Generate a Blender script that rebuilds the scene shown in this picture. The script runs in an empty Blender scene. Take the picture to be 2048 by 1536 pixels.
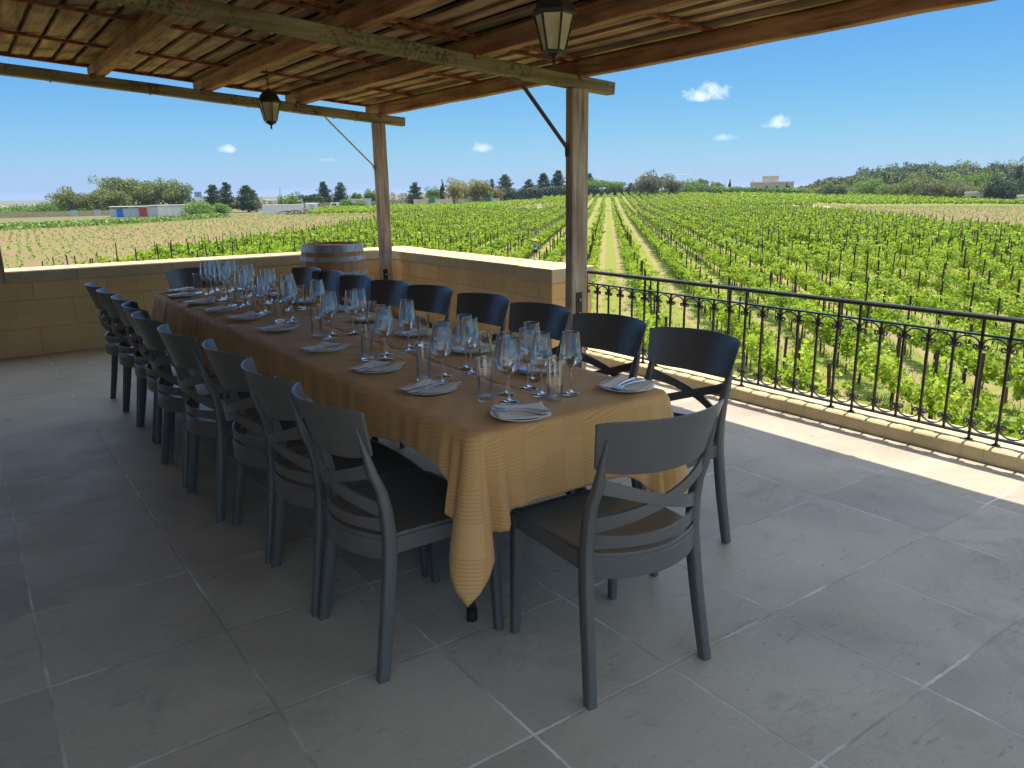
import bpy, math, random
import numpy as np
from mathutils import Matrix, Vector
R_ = math.radians
rnd = random.Random(7)
rng = np.random.default_rng(11)
SC = bpy.context.scene
COL = SC.collection
EYE = Vector((0, 0, 1.45))

# ---------------------------------------------------------------- camera
def make_camera():
    yaw, pitch, roll = 0.61695809, 0.24527841, 0.01381485
    f = Vector((math.sin(yaw)*math.cos(pitch), math.cos(yaw)*math.cos(pitch), -math.sin(pitch)))
    r = Vector((math.cos(yaw), -math.sin(yaw), 0)); d = f.cross(r)
    r2 = r*math.cos(roll)+d*math.sin(roll); d2 = -r*math.sin(roll)+d*math.cos(roll)
    cam = bpy.data.cameras.new('camera'); cam.sensor_width = 36; cam.lens = 1543.886/2048*36
    cam.clip_start = 0.05; cam.clip_end = 20000
    o = bpy.data.objects.new('camera', cam); COL.objects.link(o)
    m = Matrix.Identity(4)
    for i in range(3):
        m[i][0] = r2[i]; m[i][1] = -d2[i]; m[i][2] = -f[i]; m[i][3] = EYE[i]
    o.matrix_world = m
    SC.camera = o
make_camera()

# ---------------------------------------------------------------- sun, sky, exposure
SUNV = Vector((0.262, 0.032, 1.0)).normalized()          # towards the sun
SUN_EL = math.asin(SUNV.z); SUN_AZ = math.atan2(SUNV.x, SUNV.y)
sun = bpy.data.lights.new('sun', 'SUN'); sun.energy = 2.0; sun.angle = R_(0.5); sun.color = (1.0, 0.90, 0.76)
so = bpy.data.objects.new('sun', sun); COL.objects.link(so)
so.rotation_euler = SUNV.to_track_quat('Z', 'Y').to_euler(); so.location = (20, 0, 60)
SKY_STRENGTH = 0.15
EXPOSURE = 2.0
world = bpy.data.worlds.new('World'); SC.world = world; world.use_nodes = True
wt = world.node_tree; wt.nodes.clear()
def wn(t, **k):
    n = wt.nodes.new(t)
    for a, b in k.items(): setattr(n, a, b)
    return n
sky = wn('ShaderNodeTexSky', sky_type='NISHITA', sun_disc=False, sun_elevation=SUN_EL, sun_rotation=SUN_AZ)
sky.altitude = 50; sky.air_density = 1.0; sky.dust_density = 0.3; sky.ozone_density = 3.0
bg = wn('ShaderNodeBackground'); bg.inputs[1].default_value = SKY_STRENGTH
wo = wn('ShaderNodeOutputWorld')
# small fair-weather clouds, set by their bearing and height in the sky
tc = wn('ShaderNodeTexCoord')
CLOUDS = [  # azimuth deg from +Y, elevation deg, half width deg, half height deg, density
    (49.20, 6.15, 1.95, 0.90, 1.0), (53.7, 4.05, 1.15, 0.68, 1.0), (16.1, 2.95, 0.70, 0.52, 0.8),
    (33.5, 2.95, 0.95, 0.55, 0.6), (22.6, 2.2, 0.75, 0.30, 0.45), (50.3, 3.3, 0.95, 0.36, 0.45),
    (27.0, 4.7, 0.8, 0.30, 0.35)]
noi = wn('ShaderNodeTexNoise'); noi.inputs['Scale'].default_value = 42; noi.inputs['Detail'].default_value = 8; noi.inputs['Roughness'].default_value = 0.62
wt.links.new(tc.outputs['Generated'], noi.inputs['Vector'])
def vm(op, a=None, b=None, out=0):
    n = wn('ShaderNodeVectorMath', operation=op)
    for i, v in enumerate((a, b)):
        if v is None: continue
        if hasattr(v, 'links'): wt.links.new(v, n.inputs[i])
        else: n.inputs[i].default_value = v
    return n.outputs[out]
def mm(op, a=None, b=None, c=None, clamp=False):
    n = wn('ShaderNodeMath', operation=op, use_clamp=clamp)
    for i, v in enumerate((a, b, c)):
        if v is None: continue
        if hasattr(v, 'links'): wt.links.new(v, n.inputs[i])
        else: n.inputs[i].default_value = v
    return n.outputs[0]
tot = None
for az, el, hw, hh, dn in CLOUDS:
    a, e = R_(az), R_(el)
    c = Vector((math.sin(a)*math.cos(e), math.cos(a)*math.cos(e), math.sin(e)))
    rx = Vector((math.cos(a), -math.sin(a), 0)); up = rx.cross(c)
    dd = vm('SUBTRACT', tc.outputs['Generated'], c)
    x = mm('DIVIDE', vm('DOT_PRODUCT', dd, rx, 1), math.sin(R_(hw)))
    y = mm('DIVIDE', vm('DOT_PRODUCT', dd, up, 1), math.sin(R_(hh)))
    # flatter underside
    yy = mm('ADD', mm('MULTIPLY', mm('MINIMUM', y, 0.0), 0.7), y)
    r2 = mm('ADD', mm('MULTIPLY', x, x), mm('MULTIPLY', yy, yy))
    m = mm('SUBTRACT', 1.0, r2)
    m = mm('ADD', m, mm('MULTIPLY', mm('SUBTRACT', noi.outputs[0], 0.55), 3.9))
    m = mm('MULTIPLY', mm('MULTIPLY', mm('MINIMUM', mm('MAXIMUM', m, 0.0), 1.0), mm('LESS_THAN', r2, 3.0)), dn)
    tot = m if tot is None else mm('MAXIMUM', tot, m)
mix = wn('ShaderNodeMixRGB'); mix.inputs[2].default_value = (2.1, 2.2, 2.35, 1)
# sky recoloured by height: dim blue low, bright warm-tinted above to lift the shade
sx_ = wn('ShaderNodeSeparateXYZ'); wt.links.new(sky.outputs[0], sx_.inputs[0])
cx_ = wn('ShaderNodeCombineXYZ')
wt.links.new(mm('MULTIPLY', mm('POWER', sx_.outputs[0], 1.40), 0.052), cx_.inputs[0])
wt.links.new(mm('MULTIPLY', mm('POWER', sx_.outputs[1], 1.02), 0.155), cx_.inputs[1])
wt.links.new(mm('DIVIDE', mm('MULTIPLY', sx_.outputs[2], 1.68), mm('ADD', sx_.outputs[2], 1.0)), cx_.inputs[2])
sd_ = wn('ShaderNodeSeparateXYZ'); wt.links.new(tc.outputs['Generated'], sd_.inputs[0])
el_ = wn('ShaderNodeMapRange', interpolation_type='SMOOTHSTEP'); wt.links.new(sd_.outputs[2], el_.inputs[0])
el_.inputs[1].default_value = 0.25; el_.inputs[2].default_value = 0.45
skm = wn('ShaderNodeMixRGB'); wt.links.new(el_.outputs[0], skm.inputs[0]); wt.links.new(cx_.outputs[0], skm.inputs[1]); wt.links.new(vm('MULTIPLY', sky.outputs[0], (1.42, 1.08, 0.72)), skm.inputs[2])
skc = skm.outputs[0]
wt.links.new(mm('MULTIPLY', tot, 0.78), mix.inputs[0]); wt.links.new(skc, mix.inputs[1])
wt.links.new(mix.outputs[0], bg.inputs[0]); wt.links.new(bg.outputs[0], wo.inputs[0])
SC.view_settings.view_transform = 'Standard'; SC.view_settings.look = 'None'
SC.view_settings.exposure = EXPOSURE; SC.view_settings.gamma = 1; SC.view_settings.use_curve_mapping = False
SC.render.engine = 'CYCLES'
try:
    SC.cycles.max_bounces = 12; SC.cycles.transparent_max_bounces = 32; SC.cycles.transmission_bounces = 12
    SC.cycles.diffuse_bounces = 5; SC.cycles.use_denoising = True
except Exception: pass

# ---------------------------------------------------------------- materials
class NT:
    def __init__(s, name):
        s.m = bpy.data.materials.new(name); s.m.use_nodes = True; s.t = s.m.node_tree; s.t.nodes.clear()
        s.out = s.n('ShaderNodeOutputMaterial')
    def n(s, t, **k):
        n = s.t.nodes.new(t)
        for a, b in k.items():
            if a.startswith('i_'): n.inputs[a[2:].replace('_', ' ')].default_value = b
            else: setattr(n, a, b)
        return n
    def l(s, a, b): s.t.links.new(a, b)
    def coord(s, scale=(1, 1, 1), rot=(0, 0, 0), which='Object'):
        c = s.n('ShaderNodeTexCoord'); mp = s.n('ShaderNodeMapping')
        mp.inputs['Scale'].default_value = scale; mp.inputs['Rotation'].default_value = rot
        s.l(c.outputs[which], mp.inputs[0]); return mp.outputs[0]
    def noise(s, vec, scale, detail=4, rough=0.55, dist=0):
        n = s.n('ShaderNodeTexNoise'); s.l(vec, n.inputs['Vector']); n.inputs['Scale'].default_value = scale
        n.inputs['Detail'].default_value = detail; n.inputs['Roughness'].default_value = rough; n.inputs['Distortion'].default_value = dist
        return n.outputs[0]
    def ramp(s, fac, stops):
        n = s.n('ShaderNodeValToRGB'); s.l(fac, n.inputs[0]); e = n.color_ramp.elements
        while len(e) < len(stops): e.new(0.5)
        for q, (p, c) in zip(e, stops):
            q.position = p; q.color = (c[0], c[1], c[2], 1) if not isinstance(c, (int, float)) else (c, c, c, 1)
        return n.outputs[0]
    def mix(s, fac, a, b, mode='MIX'):
        n = s.n('ShaderNodeMixRGB', blend_type=mode)
        for i, v in enumerate((fac, a, b)):
            if hasattr(v, 'links'): s.l(v, n.inputs[i])
            elif isinstance(v, (int, float)): n.inputs[i].default_value = v if i == 0 else (v, v, v, 1)
            else: n.inputs[i].default_value = (*v, 1)
        return n.outputs[0]
    def math(s, op, a, b=None, c=None, clamp=False):
        n = s.n('ShaderNodeMath', operation=op, use_clamp=clamp)
        for i, v in enumerate((a, b, c)):
            if v is None: continue
            if hasattr(v, 'links'): s.l(v, n.inputs[i])
            else: n.inputs[i].default_value = v
        return n.outputs[0]
    def bsdf(s, col, rough=0.6, spec=0.5, metal=0, bump=None, bstr=0.3, bdist=0.01, **k):
        b = s.n('ShaderNodeBsdfPrincipled')
        if hasattr(col, 'links'): s.l(col, b.inputs['Base Color'])
        else: b.inputs['Base Color'].default_value = (*col, 1)
        if hasattr(rough, 'links'): s.l(rough, b.inputs['Roughness'])
        else: b.inputs['Roughness'].default_value = rough
        b.inputs['Specular IOR Level'].default_value = spec; b.inputs['Metallic'].default_value = metal
        for a, v in k.items(): b.inputs[a.replace('_', ' ')].default_value = v
        if bump is not None:
            q = s.n('ShaderNodeBump'); q.inputs['Strength'].default_value = bstr; q.inputs['Distance'].default_value = bdist
            s.l(bump, q.inputs['Height']); s.l(q.outputs[0], b.inputs['Normal'])
        s.l(b.outputs[0], s.out.inputs[0]); return b

def wood(name, dark, mid, light, axis, rough=0.8, lichen=None, grain=22):
    t = NT(name); sc = [1, 1, 1]; sc[axis] = 0.06
    v = t.coord(tuple(sc)); v0 = t.coord()
    g = t.noise(v, grain, 6, 0.65, 0.6); big = t.noise(v0, 1.7, 4, 0.6)
    f = t.math('ADD', t.math('MULTIPLY', g, 0.65), t.math('MULTIPLY', big, 0.4))
    c = t.ramp(f, [(0.36, dark), (0.52, mid), (0.68, light)])
    oi = t.n('ShaderNodeObjectInfo')
    c = t.mix(0.6, c, t.ramp(oi.outputs['Random'], [(0, (0.5, 0.48, 0.46)), (0.5, (0.85, 0.85, 0.85)), (1, (1, 0.95, 0.88))]), 'MULTIPLY')
    if lichen:
        sp = t.noise(v0, 26, 5, 0.7, 1.2); sp2 = t.noise(v0, 2.2, 3, 0.5)
        k = t.math('MULTIPLY', t.ramp(sp, [(0.50, 0), (0.56, 1)]), t.ramp(sp2, [(0.40, 0), (0.58, 1)]))
        c = t.mix(k, c, lichen)
    t.bsdf(c, rough, 0.25, bump=g, bstr=0.6, bdist=0.006)
    return t.m

def stone(name, a, b, block=(0.62, 0.26), mortar=(0.58, 0.42, 0.24), jitter=0.12):
    t = NT(name); v0 = t.coord()
    sep = t.n('ShaderNodeSeparateXYZ'); t.l(v0, sep.inputs[0])
    cmb = t.n('ShaderNodeCombineXYZ'); t.l(t.math('ADD', sep.outputs[0], sep.outputs[1]), cmb.inputs[0]); t.l(sep.outputs[2], cmb.inputs[1])
    br = t.n('ShaderNodeTexBrick', offset=0.5); t.l(cmb.outputs[0], br.inputs['Vector'])
    br.inputs['Scale'].default_value = 1; br.inputs['Brick Width'].default_value = block[0]; br.inputs['Row Height'].default_value = block[1]
    br.inputs['Mortar Size'].default_value = 0.004; br.inputs['Mortar Smooth'].default_value = 0.3; br.inputs['Bias'].default_value = 0
    br.inputs['Color1'].default_value = (*a, 1); br.inputs['Color2'].default_value = (*b, 1); br.inputs['Mortar'].default_value = (*mortar, 1)
    n1 = t.noise(v0, 1.6, 5, 0.65); n2 = t.noise(v0, 38, 5, 0.7)
    c = t.mix(0.75, br.outputs[0], t.ramp(n1, [(0.33, (0.74, 0.73, 0.68)), (0.62, (1, 1, 1))]), 'MULTIPLY')
    c = t.mix(0.5, c, t.ramp(n2, [(0.3, (0.72, 0.70, 0.66)), (0.6, (1, 1, 1))]), 'MULTIPLY')
    h = t.math('SUBTRACT', n2, t.math('MULTIPLY', br.outputs[1], 1.6))
    t.bsdf(c, 0.9, 0.2, bump=h, bstr=0.45, bdist=0.006)
    return t.m

def plain(name, col, rough=0.5, spec=0.5, metal=0, var=0.15, nscale=8, bstr=0.0, **k):
    t = NT(name); v = t.coord(); n1 = t.noise(v, nscale, 4, 0.6)
    lo = tuple(c*(1-var) for c in col); hi = tuple(min(1, c*(1+var)) for c in col)
    c = t.ramp(n1, [(0.3, lo), (0.7, hi)])
    t.bsdf(c, rough, spec, metal, bump=n1 if bstr else None, bstr=bstr, bdist=0.004, **k); return t.m

M = {}
M['post'] = wood('weathered post wood', (0.15, 0.105, 0.07), (0.39, 0.30, 0.215), (0.58, 0.48, 0.37), 2, grain=30)
M['beam'] = wood('lichened beam wood', (0.10, 0.085, 0.05), (0.27, 0.225, 0.13), (0.40, 0.34, 0.21), 0, lichen=(0.055, 0.06, 0.035))
M['rafter'] = wood('brown rafter wood', (0.08, 0.04, 0.022), (0.31, 0.165, 0.085), (0.52, 0.31, 0.17), 1)
M['board'] = wood('rough roof board wood', (0.085, 0.05, 0.032), (0.32, 0.205, 0.13), (0.60, 0.44, 0.30), 1, grain=16)
M['rust'] = plain('rusty iron', (0.20, 0.075, 0.035), 0.9, 0.2, var=0.6, nscale=30, bstr=0.4)
M['brown_iron'] = plain('dark brown painted iron', (0.07, 0.045, 0.035), 0.6, 0.4, var=0.4, nscale=25)
M['galv'] = plain('dull galvanised rod', (0.35, 0.34, 0.33), 0.5, 0.5, metal=0.6)
M['wall'] = stone('warm limestone ashlar', (0.88, 0.60, 0.28), (0.80, 0.54, 0.245))
M['cope'] = stone('pale limestone coping', (0.70, 0.55, 0.33), (0.64, 0.50, 0.30), block=(0.85, 0.4), mortar=(0.4, 0.3, 0.18))
M['kerb'] = stone('cream stone kerb', (0.72, 0.60, 0.36), (0.68, 0.56, 0.33), block=(1.1, 0.5), mortar=(0.55, 0.45, 0.27))
M['iron'] = plain('black painted wrought iron', (0.022, 0.021, 0.021), 0.35, 0.5, var=0.3, nscale=40, bstr=0.15)
t = NT('balusters with worn rust'); v = t.coord(); n = t.noise(v, 14, 5, 0.7)
t.bsdf(t.ramp(n, [(0.50, (0.022, 0.02, 0.02)), (0.60, (0.09, 0.035, 0.02))]), 0.45, 0.5); M['bar'] = t.m
# charcoal moulded plastic
t = NT('charcoal moulded plastic'); v = t.coord(); n = t.noise(v, 400, 2, 0.5); n2 = t.noise(v, 5, 4, 0.6)
t.bsdf(t.ramp(n2, [(0.3, (0.100, 0.098, 0.090)), (0.7, (0.112, 0.109, 0.100))]), 0.30, 0.6); M['plastic'] = t.m
# floor slabs
t = NT('worn limestone floor slabs'); v = t.coord()
sep = t.n('ShaderNodeSeparateXYZ'); t.l(v, sep.inputs[0])
wob = t.noise(v, 3.0, 4, 0.6); wob2 = t.noise(v, 25, 3, 0.6)
def joint(axis, off, pitch, w):
    a = t.math('ADD', sep.outputs[axis], -off)
    a = t.math('ADD', a, t.math('MULTIPLY', t.math('SUBTRACT', wob2, 0.5), 0.013))
    a = t.math('DIVIDE', a, pitch); a = t.math('SUBTRACT', a, t.math('ROUND', a)); a = t.math('ABSOLUTE', a); a = t.math('MULTIPLY', a, pitch)
    mr = t.n('ShaderNodeMapRange', interpolation_type='SMOOTHSTEP'); t.l(a, mr.inputs[0])
    mr.inputs[1].default_value = w*0.35; mr.inputs[2].default_value = w; mr.inputs[3].default_value = 1; mr.inputs[4].default_value = 0
    return mr.outputs[0]
jx = joint(0, 2.153, 0.5302, 0.0065); jy = joint(1, 1.457, 0.5250, 0.0075)
j = t.math('MAXIMUM', jx, jy)
vis = t.ramp(wob, [(0.42, 0.0), (0.66, 0.9)])
jj = t.math('MULTIPLY', j, vis)
cell = t.n('ShaderNodeTexWhiteNoise', noise_dimensions='2D'); cc = t.n('ShaderNodeCombineXYZ')
t.l(t.math('ROUND', t.math('SUBTRACT', t.math('DIVIDE', sep.outputs[0], 0.5302), 0.5+2.153/0.5302)), cc.inputs[0])
t.l(t.math('ROUND', t.math('SUBTRACT', t.math('DIVIDE', sep.outputs[1], 0.5250), 0.5+1.457/0.5250)), cc.inputs[1]); t.l(cc.outputs[0], cell.inputs[0])
base = t.ramp(t.noise(v, 1.3, 6, 0.62, 0.4), [(0.30, (0.34, 0.30, 0.245)), (0.5, (0.44, 0.388, 0.312)), (0.72, (0.52, 0.458, 0.365))])
base = t.mix(0.6, base, t.ramp(cell.outputs[0], [(0, (0.66, 0.68, 0.72)), (0.5, (0.9, 0.88, 0.86)), (1, (1, 1, 1))]), 'MULTIPLY')
fine = t.noise(v, 60, 6, 0.7); base = t.mix(0.4, base, t.ramp(fine, [(0.3, (0.7, 0.7, 0.7)), (0.65, (1, 1, 1))]), 'MULTIPLY')
# pits, chips and dark spots
vo = t.n('ShaderNodeTexVoronoi'); vv = t.coord((1, 1.6, 1), (0, 0, 0.5)); t.l(vv, vo.inputs['Vector']); vo.inputs['Scale'].default_value = 9
rs = t.n('ShaderNodeSeparateColor'); t.l(vo.outputs['Color'], rs.inputs[0])
pit = t.math('MULTIPLY', t.ramp(t.math('ADD', vo.outputs['Distance'], t.math('MULTIPLY', t.noise(v, 70, 4, 0.7), 0.25)), [(0.16, 1), (0.22, 0)]), t.ramp(rs.outputs[0], [(0.70, 0), (0.74, 1)]))
scr = t.noise(t.coord((1, 9, 1), (0, 0, 0.9)), 5, 6, 0.75, 1.5); scr = t.math('MULTIPLY', t.ramp(scr, [(0.60, 0), (0.65, 1)]), 0.55)
vo2 = t.n('ShaderNodeTexVoronoi'); t.l(t.coord((1, 1.4, 1), (0, 0, 1.1)), vo2.inputs['Vector']); vo2.inputs['Scale'].default_value = 21
rs2 = t.n('ShaderNodeSeparateColor'); t.l(vo2.outputs['Color'], rs2.inputs[0])
pit2 = t.math('MULTIPLY', t.ramp(t.math('ADD', vo2.outputs['Distance'], t.math('MULTIPLY', t.noise(v, 90, 3, 0.7), 0.3)), [(0.20, 1), (0.27, 0)]), t.ramp(rs2.outputs[0], [(0.78, 0), (0.82, 1)]))
pit2 = t.math('MULTIPLY', pit2, t.ramp(t.noise(v, 1.1, 3, 0.6), [(0.42, 0), (0.58, 1)]))
pit = t.math('MAXIMUM', pit, pit2)
stain = t.ramp(t.noise(v, 2.6, 5, 0.7, 1.0), [(0.56, 0), (0.72, 1)])
base = t.mix(t.math('MULTIPLY', stain, 0.5), base, (0.19, 0.175, 0.16))
base = t.mix(t.math('MULTIPLY', t.math('MAXIMUM', pit, scr), 0.75), base, (0.12, 0.11, 0.10))
base = t.mix(t.math('MULTIPLY', jj, 0.8), base, (0.80, 0.77, 0.70))
dj = t.math('MULTIPLY', j, t.math('SUBTRACT', 1.0, vis)); base = t.mix(t.math('MULTIPLY', dj, 0.35), base, (0.16, 0.15, 0.13))
h = t.math('SUBTRACT', t.math('ADD', t.math('MULTIPLY', fine, 0.3), t.math('MULTIPLY', wob, 0.6)), t.math('ADD', t.math('MULTIPLY', pit, 1.0), t.math('MULTIPLY', j, 0.5)))
t.bsdf(base, t.ramp(t.noise(v, 2.1, 4, 0.6), [(0.3, 0.42), (0.7, 0.62)]), 0.4, bump=h, bstr=0.35, bdist=0.006); M['floor'] = t.m
# damask tablecloth
t = NT('golden woven tablecloth'); uv = t.n('ShaderNodeUVMap'); s2 = t.n('ShaderNodeSeparateXYZ'); t.l(uv.outputs[0], s2.inputs[0])
U, V = s2.outputs[0], s2.outputs[1]
P = 0.078
ci = t.math('FLOOR', t.math('DIVIDE', U, P)); sh = t.math('MULTIPLY', ci, 0.37)
cj = t.math('FLOOR', t.math('ADD', t.math('DIVIDE', V, P*1.25), sh))
wnz = t.n('ShaderNodeTexWhiteNoise', noise_dimensions='2D'); cb = t.n('ShaderNodeCombineXYZ'); t.l(ci, cb.inputs[0]); t.l(cj, cb.inputs[1]); t.l(cb.outputs[0], wnz.inputs[0])
par = t.math('MODULO', t.math('ABSOLUTE', t.math('ADD', ci, cj)), 2.0)
st1 = t.math('SINE', t.math('MULTIPLY', t.math('ADD', V, t.math('MULTIPLY', U, 0.15)), 2*math.pi/0.0115))
st2 = t.math('SINE', t.math('MULTIPLY', t.math('ADD', V, U), 2*math.pi/0.0100))
st = t.mix(par, st1, st2)
ed = t.math('ABSOLUTE', t.math('SUBTRACT', t.math('FRACT', t.math('DIVIDE', U, P)), 0.5)); edge = t.ramp(ed, [(0.46, 0), (0.485, 1)])
stc = t.ramp(t.math('ADD', t.math('MULTIPLY', st, 0.5), 0.5), [(0.25, 0), (0.6, 1)])
stc = t.math('MULTIPLY', stc, t.math('SUBTRACT', 1.0, edge))
stc = t.math('MAXIMUM', stc, t.ramp(wnz.outputs[0], [(0.70, 0), (0.72, 1)]))
vn = t.noise(t.coord(), 1.2, 3, 0.5)
c0 = t.mix(vn, (0.57, 0.325, 0.125), (0.66, 0.385, 0.15)); c1 = t.mix(vn, (0.50, 0.27, 0.095), (0.58, 0.32, 0.115))
c = t.mix(stc, c1, c0)
b = t.bsdf(c, 0.6, 0.15, bump=stc, bstr=0.10, bdist=0.001); b.inputs['Sheen Weight'].default_value = 0.08; M['cloth'] = t.m
# glass: thin walls let what is behind show through and mirror the sky at grazing angles
def thin_glass(name, edge=1.0):
    t = NT(name); lw = t.n('ShaderNodeFresnel'); lw.inputs[0].default_value = 1.5
    tr = t.n('ShaderNodeBsdfTransparent'); tr.inputs[0].default_value = (0.955, 0.965, 0.965, 1)
    gl = t.n('ShaderNodeBsdfGlossy'); gl.inputs['Roughness'].default_value = 0.02; gl.inputs[0].default_value = (0.95, 0.98, 1, 1)
    mx = t.n('ShaderNodeMixShader'); t.l(t.math('MINIMUM', t.math('MULTIPLY', lw.outputs[0], edge), 0.9), mx.inputs[0]); t.l(tr.outputs[0], mx.inputs[1]); t.l(gl.outputs[0], mx.inputs[2])
    t.l(mx.outputs[0], t.out.inputs[0]); return t.m
M['thin'] = thin_glass('thin clear glass', 2.4)
t = NT('solid clear glass'); t.bsdf((1, 1, 1), 0.02, 0.5, Transmission_Weight=1.0, IOR=1.48); M['glass'] = t.m
M['rim'] = thin_glass('polished glass rim', 6.0)
M['china'] = plain('white glazed china', (0.84, 0.85, 0.86), 0.12, 0.5, var=0.02)
t = NT('cream paper napkin'); v = t.coord(); n = t.noise(v, 180, 3, 0.6)
t.bsdf((0.84, 0.79, 0.69), 0.85, 0.2, bump=n, bstr=0.2, bdist=0.002); M['napkin'] = t.m
M['steel'] = plain('polished steel', (0.62, 0.62, 0.64), 0.18, 0.5, metal=1.0, var=0.05)
M['black_metal'] = plain('black lantern metal', (0.02, 0.022, 0.02), 0.45, 0.5, var=0.4, nscale=20)
t = NT('yellowed lantern glass'); b = t.bsdf(t.ramp(t.noise(t.coord(), 9, 4, 0.6), [(0.35, (0.50, 0.43, 0.24)), (0.65, (0.78, 0.72, 0.50))]), 0.35, 0.5); 
tl = t.n('ShaderNodeBsdfTranslucent'); tl.inputs[0].default_value = (0.85, 0.78, 0.55, 1); mx = t.n('ShaderNodeMixShader'); mx.inputs[0].default_value = 0.45
t.l(b.outputs[0], mx.inputs[1]); t.l(tl.outputs[0], mx.inputs[2]); t.l(mx.outputs[0], t.out.inputs[0]); M['lamp_glass'] = t.m
# barrel staves
t = NT('oak barrel staves'); v = t.coord(); s3 = t.n('ShaderNodeSeparateXYZ'); t.l(v, s3.inputs[0])
ang = t.math('MULTIPLY', t.math('ARCTAN2', s3.outputs[1], s3.outputs[0]), 26/(2*math.pi)); fr = t.math('FRACT', ang)
gap = t.ramp(t.math('ABSOLUTE', t.math('SUBTRACT', fr, 0.5)), [(0.465, 0), (0.49, 1)])
w1 = t.n('ShaderNodeTexWhiteNoise', noise_dimensions='1D'); t.l(t.math('FLOOR', ang), w1.inputs['W'])
gr = t.noise(t.coord((1, 1, 0.12)), 28, 5, 0.65)
c = t.mix(w1.outputs[0], (0.36, 0.18, 0.085), (0.50, 0.29, 0.15)); c = t.mix(0.6, c, t.ramp(gr, [(0.3, (0.55, 0.5, 0.45)), (0.65, (1, 1, 1))]), 'MULTIPLY')
c = t.mix(gap, c, (0.06, 0.035, 0.02)); t.bsdf(c, 0.7, 0.3, bump=t.math('SUBTRACT', gr, gap), bstr=0.4, bdist=0.004); M['stave'] = t.m
M['hoop'] = plain('galvanised barrel hoop', (0.33, 0.33, 0.31), 0.5, 0.5, metal=0.45, var=0.3, nscale=12)
M['table_top'] = plain('grey plastic table top', (0.35, 0.35, 0.34), 0.6)
M['tube'] = plain('black powder coated tube', (0.035, 0.038, 0.042), 0.35)
M['rubber'] = plain('black rubber cap', (0.012, 0.012, 0.012), 0.7)
M['house'] = stone('house limestone', (0.64, 0.47, 0.26), (0.58, 0.42, 0.23), block=(0.6, 0.27))
def leafmat(name, c1, c2, c3, trans=0.4, rough=0.55):
    t = NT(name); g = t.n('ShaderNodeNewGeometry'); v = t.coord()
    oi = t.n('ShaderNodeObjectInfo')
    r = t.math('ADD', t.math('MULTIPLY', g.outputs['Random Per Island'], 0.62), t.math('MULTIPLY', t.noise(v, 0.7, 3, 0.5), 0.42))
    r = t.math('ADD', r, t.math('MULTIPLY', t.math('SUBTRACT', oi.outputs['Random'], 0.5), 0.22))
    c = t.ramp(r, [(0.15, c1), (0.5, c2), (0.9, c3)])
    b = t.bsdf(c, rough, 0.35); tl = t.n('ShaderNodeBsdfTranslucent'); t.l(c, tl.inputs[0])
    mx = t.n('ShaderNodeMixShader'); mx.inputs[0].default_value = trans
    t.l(b.outputs[0], mx.inputs[1]); t.l(tl.outputs[0], mx.inputs[2]); t.l(mx.outputs[0], t.out.inputs[0]); return t.m
M['vine'] = leafmat('grape leaves', (0.10, 0.19, 0.010), (0.27, 0.40, 0.018), (0.48, 0.58, 0.045), 0.45)
M['weed'] = leafmat('field weeds', (0.07, 0.15, 0.015), (0.17, 0.28, 0.03), (0.30, 0.38, 0.08), 0.3)
M['euc'] = leafmat('eucalyptus leaves', (0.09, 0.13, 0.03), (0.16, 0.20, 0.045), (0.25, 0.28, 0.08), 0.3)
M['pine'] = leafmat('pine needles', (0.022, 0.046, 0.018), (0.042, 0.076, 0.028), (0.07, 0.11, 0.04), 0.15)
M['olive'] = leafmat('ochre tamarisk leaves', (0.13, 0.14, 0.03), (0.24, 0.225, 0.06), (0.34, 0.29, 0.10), 0.3)
M['green'] = leafmat('fresh green leaves', (0.07, 0.15, 0.02), (0.14, 0.25, 0.035), (0.24, 0.36, 0.07), 0.3)
M['grey_green'] = leafmat('dusty brown green leaves', (0.075, 0.085, 0.035), (0.14, 0.145, 0.065), (0.20, 0.19, 0.10), 0.25)
M['bark'] = plain('bark', (0.16, 0.11, 0.075), 0.9, 0.2, var=0.4, nscale=6, bstr=0.5)
M['vine_wood'] = plain('vine wood', (0.13, 0.085, 0.055), 0.9, 0.2, var=0.4, nscale=40)
M['stake'] = plain('rusty brown stake', (0.055, 0.03, 0.022), 0.8, 0.2, var=0.5, nscale=20)
M['pale_stake'] = plain('weathered wooden stake', (0.42, 0.32, 0.22), 0.85, 0.2, var=0.3, nscale=20)

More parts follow.
